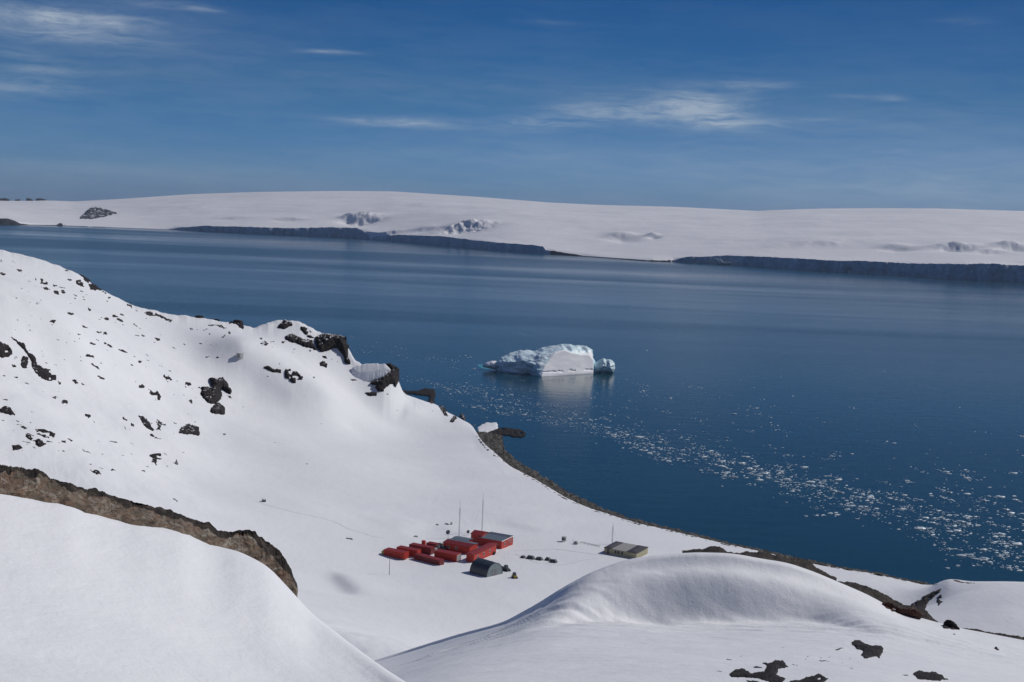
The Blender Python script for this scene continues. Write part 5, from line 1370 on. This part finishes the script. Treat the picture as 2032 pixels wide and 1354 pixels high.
def snowcat(px, py, ang, bodym, label, s=1.0, cabm=None, name='tracked_vehicle'):
    g0 = ground(px, py); r = empty(name, g0, ang); r.scale = (s, s, s); tag(r, label, 'vehicle')
    for y in (-.85, .5):
        b = MB()
        pr = [(-1.4, .25), (-1.2, 0), (1.2, 0), (1.5, .3), (1.3, .6), (-1.2, .6)]
        b.poly([(x, y, z) for x, z in pr] + [(x, y + .35, z) for x, z in pr], [tuple(range(6)), tuple(range(11, 5, -1))] + [(i, i + 6, (i + 1) % 6 + 6, (i + 1) % 6) for i in range(6)])
        b.build('track', M['black'], r)
    MB().poly([(-1.3, -.6, .45), (1.3, -.6, .45), (1.3, .6, .45), (-1.3, .6, .45), (-1.3, -.6, 1.1), (1.2, -.6, .95), (1.2, .6, .95), (-1.3, .6, 1.1)], [(0, 3, 2, 1), (4, 5, 6, 7), (0, 1, 5, 4), (1, 2, 6, 5), (2, 3, 7, 6), (3, 0, 4, 7)]).build('body', bodym, r)
    c_ = MB().poly([(-.9, -.55, 1.06), (.5, -.55, 1.06), (.5, .55, 1.06), (-.9, .55, 1.06), (-.8, -.48, 2.0), (.15, -.48, 2.0), (.15, .48, 2.0), (-.8, .48, 2.0)], [(0, 3, 2, 1), (4, 5, 6, 7), (0, 1, 5, 4), (1, 2, 6, 5), (2, 3, 7, 6), (3, 0, 4, 7)]).build('cab', cabm or M['slate_roof'], r)
    MB().box(-.65, -.05, -.58, -.545, 1.3, 1.8).build('window', M['glass'], c_)
    return r


snowcat(975, 1100, LONG + .3, M['black'], 'black covered tracked vehicle beside the white dome tank', 1.15, M['black'])
snowcat(1005, 1133, math.radians(-50), M['slate_roof'], 'dark tracked vehicle parked at the right end of the arched tent', 1.1)
snowcat(1021, 1147, math.radians(-70), M['yellow'], 'small yellow tracked loader in the snow right of the arched tent', 1.0)
g0 = ground(998, 1130); r = empty('cargo_sledge', g0, math.radians(-20)); tag(r, 'dark loaded sledge beside the arched tent wall', 'sledge')
MB().box(-1.2, 1.2, -.6, .6, .5, 1.1).build('load', M['tarp'], r, bevel=.1); MB().box(-1.5, 1.5, -.55, -.45, 0, .5).box(-1.5, 1.5, .45, .55, 0, .5).build('runners', M['wood'], r)

piles = [(1038, 1107, 1.9, .9, 'leftmost and smallest grey covered cargo pile right of the red hall'), (1053, 1109, 3.2, 1.35, 'largest grey covered cargo pile, in the middle of the left group'), (1070, 1111, 2.8, 1.2, 'grey covered cargo pile at the right end of the left group of three'),
         (1087, 1112, 2.2, 1.2, 'left pile of the separate pair of grey covered cargo piles'), (1098, 1116, 3.0, 1.25, 'right pile of the separate pair of grey covered cargo piles')]
for (px, py, L_, h_, lab) in piles:
    g0 = ground(px, py); r = empty('cargo_pile', g0, LONG); tag(r, lab, 'cargo pile')
    nx, ny = 14, 10; V_ = []
    for i in range(nx):
        for j in range(ny):
            u = i / (nx - 1) * 2 - 1; v = j / (ny - 1) * 2 - 1
            z = h_ * (max(0, 1 - abs(u) ** 6) ** .5) * (max(0, 1 - abs(v) ** 4) ** .5)
            z *= 1 + .22 * float(fbm(u * 2.2 + px, v * 2, 0, 3))
            V_.append((u * L_ / 2, v * 1.1, z - .1))
    link('tarp', mesh('tarp', V_, gridfaces(nx, ny), M['tarp']), r)
    st = MB()
    for u in (-.25, .25): st.tube((u * L_, -1.15, .1), (u * L_, -.7, h_ * 1.02), .03).tube((u * L_, -.7, h_ * 1.02), (u * L_, .7, h_ * 1.02), .03)
    st.build('straps', M['black'], r)
    MB().box(-L_ / 2, L_ / 2, -1.15, 1.15, -.2, .12).build('pallet', M['wood'], r)

# small hut on legs, posts and faint barrier
g0 = ground(1119, 1075); r = empty('instrument_hut', g0, LONG); tag(r, 'tiny grey instrument hut in the open snow between the station and cream building', 'hut')
MB().box(-.8, .8, -.7, .7, .5, 2.0).build('box', M['grey'], r, bevel=.03); MB().box(-.95, .95, -.85, .85, 2.002, 2.12).build('roof', M['lgrey'], r)
for x in (-.7, .7):
    for y in (-.6, .6): MB().tube((x, y, -.2), (x, y, .5), .06).build('leg', M['wood'], r)
MB().box(-.5, .5, -.74, -.703, .8, 1.7).build('door', M['slate_roof'], r)
g0 = ground(1143, 1080); r = empty('pallet_stack', g0, LONG); tag(r, 'low pale stack with a thin post, left of the barrier near the cream building', 'crates')
MB().box(-.9, .9, -.7, .7, 0, .9).build('crate', M['lgrey'], r, bevel=.05); MB().box(-.6, .3, -.5, .5, .904, 1.2).build('lid', M['grey'], r); MB().tube((-1.6, .3, -.2), (-1.6, .3, 2.0), .06).build('post', M['grey'], r)
a_ = ground(1152, 1078); b_ = ground(1190, 1086); r = empty('pipe_rack', a_); tag(r, 'low pale pipe rack on the snow left of the cream building', 'pipes')
d_ = b_ - a_
MB().tube((0, 0, .35), (d_.x, d_.y, d_.z + .35), .07).tube((.3, 1.6, .3), (d_.x, d_.y + 1.0, d_.z + .3), .07).build('pipe', M['lgrey'], r)
for k in range(6):
    f_ = k / 5; MB().tube((d_.x * f_, d_.y * f_, d_.z * f_ - .2), (d_.x * f_, d_.y * f_, d_.z * f_ + .5), .07).build('post', M['grey'], r)
# far small things
def hut(px, py, w, h_, m_, name, label, cat='hut', ang=LONG):
    g0 = ground(px, py); r = empty(name, g0, ang); tag(r, label, cat)
    MB().box(-w / 2, w / 2, -w / 2, w / 2, -.2, h_).build('box', M[m_], r, bevel=.04)
    MB().box(-w / 2 - .12, w / 2 + .12, -w / 2 - .12, w / 2 + .12, h_ + .003, h_ + .15).build('roof', M['white'] if m_ != 'white' else M['lgrey'], r)
    MB().box(-w * .22, w * .22, -w / 2 - .05, -w / 2 - .003, 0, h_ * .8).build('door', M['lgrey'] if m_ != 'lgrey' else M['grey'], r)


hut(476, 710, 3.0, 2.9, 'lgrey', 'field_hut', 'pale square hut alone high on the snowy hillside')
hut(523.5, 996, 1.3, 1.1, 'slate_roof', 'marker_box', 'small dark box at the upper end of the ski track')
g0 = ground(350, 921); r = empty('stone_cairn', g0); tag(r, 'tiny grey cone shaped cairn on the snow right of the flag shaped rock', 'cairn')
MB().tube((0, 0, -.2), (0, 0, .9), .9, .55, n=7).tube((0, 0, .85), (.05, 0, 1.6), .5, .3, n=6).tube((.05, 0, 1.55), (.05, 0, 2.2), .22, .08, n=5).build('stones', M['grey'], r)
for (px, py, w, h_, lab) in [(825, 1066, 1.6, .7, 'small dark item on the snow behind the third container'), (868, 1042, 1.4, .5, 'low grey item farthest left of the three behind the dish'), (887, 1041, 2.0, .6, 'wide low grey item in the middle of the three behind the dish'), (896, 1041, .8, 1.2, 'upright grey item at the right of the three behind the dish')]:
    g0 = ground(px, py); h_ *= .7; o = MB().box(-w / 2, w / 2, -.4, .4, -.2, h_).box(-w * .3, w * .2, -.3, .3, h_ + .003, h_ * 1.4).build('equipment_case', M['lgrey'], None, bevel=.08); o.location = g0; o.rotation_euler.z = rnd.uniform(-.5, .5); tag(o, lab, 'case')
c = prock('small_rock', blob(693, 1069.5, 19, 4.2, 8, rnd), base_layer, M['rock'], .3, 0, .6)
if c: tag(c, 'slim dark rock in the snow below the ski track', 'rock')

# trodden tracks in the snow
tmat = snow_mat('track_snow', (.62, .63, .66), (.74, .75, .77), .3, .4, .1, 2.0)


def track(tp, wd, name='ski_track'):
    n = int((tp[-1][0] - tp[0][0]) / 2); cx_ = np.linspace(tp[0][0], tp[-1][0], n); cy2 = np.interp(cx_, *zip(*tp)) + .5 * fbm(cx_ / 14, tp[0][0], 0, 2)
    Pm, _ = base_layer.hit(cx_, cy2)
    d_ = np.gradient(Pm, axis=0); d_[:, 2] = 0; d_ /= np.linalg.norm(d_, axis=1)[:, None]; nrm = np.stack([-d_[:, 1], d_[:, 0], 0 * d_[:, 0]], -1)
    wv = wd * (1 + .5 * fbm(cx_ / 6, 0, 0, 3)); rows = []
    for s_o, dz in ((-1.0, -.12), (-.75, .05), (-.35, .0), (0, .02), (.35, .0), (.75, .05), (1.0, -.12)):
        rows.append(Pm + nrm * (wv * s_o)[:, None] + np.array([0, 0, dz + .03]))
    tag(link(name, mesh(name, np.array(rows).reshape(-1, 3), gridfaces(7, n), tmat)), kind='structure')


track([(505, 995), (540, 1006), (600, 1020), (640, 1029), (665, 1036), (688, 1048), (715, 1057), (745, 1066), (762, 1068)], .5)
track([(1018, 1094), (1060, 1092), (1100, 1090), (1150, 1096), (1196, 1102)], .55, 'vehicle_track')
track([(1022, 1100), (1070, 1118), (1120, 1122), (1160, 1112), (1200, 1106)], .55, 'vehicle_track')

# ------------------------------------------------------------------ haze
hz = MB().box(-16000, 16000, -300, 16000, -7.5, 430).build('haze', None)
hm = bpy.data.materials.new('haze'); hm.use_nodes = True
hn = hm.node_tree; hn.nodes.clear()
out_ = hn.nodes.new('ShaderNodeOutputMaterial'); pv = hn.nodes.new('ShaderNodeVolumePrincipled')
pv.inputs['Color'].default_value = (.62, .76, .95, 1); pv.inputs['Density'].default_value = 2.2e-5; pv.inputs['Anisotropy'].default_value = .2
hn.links.new(pv.outputs[0], out_.inputs['Volume'])
hz.data.materials.clear(); hz.data.materials.append(hm)
tag(hz, 'thin blue air over the sound', 'haze', kind='stuff')
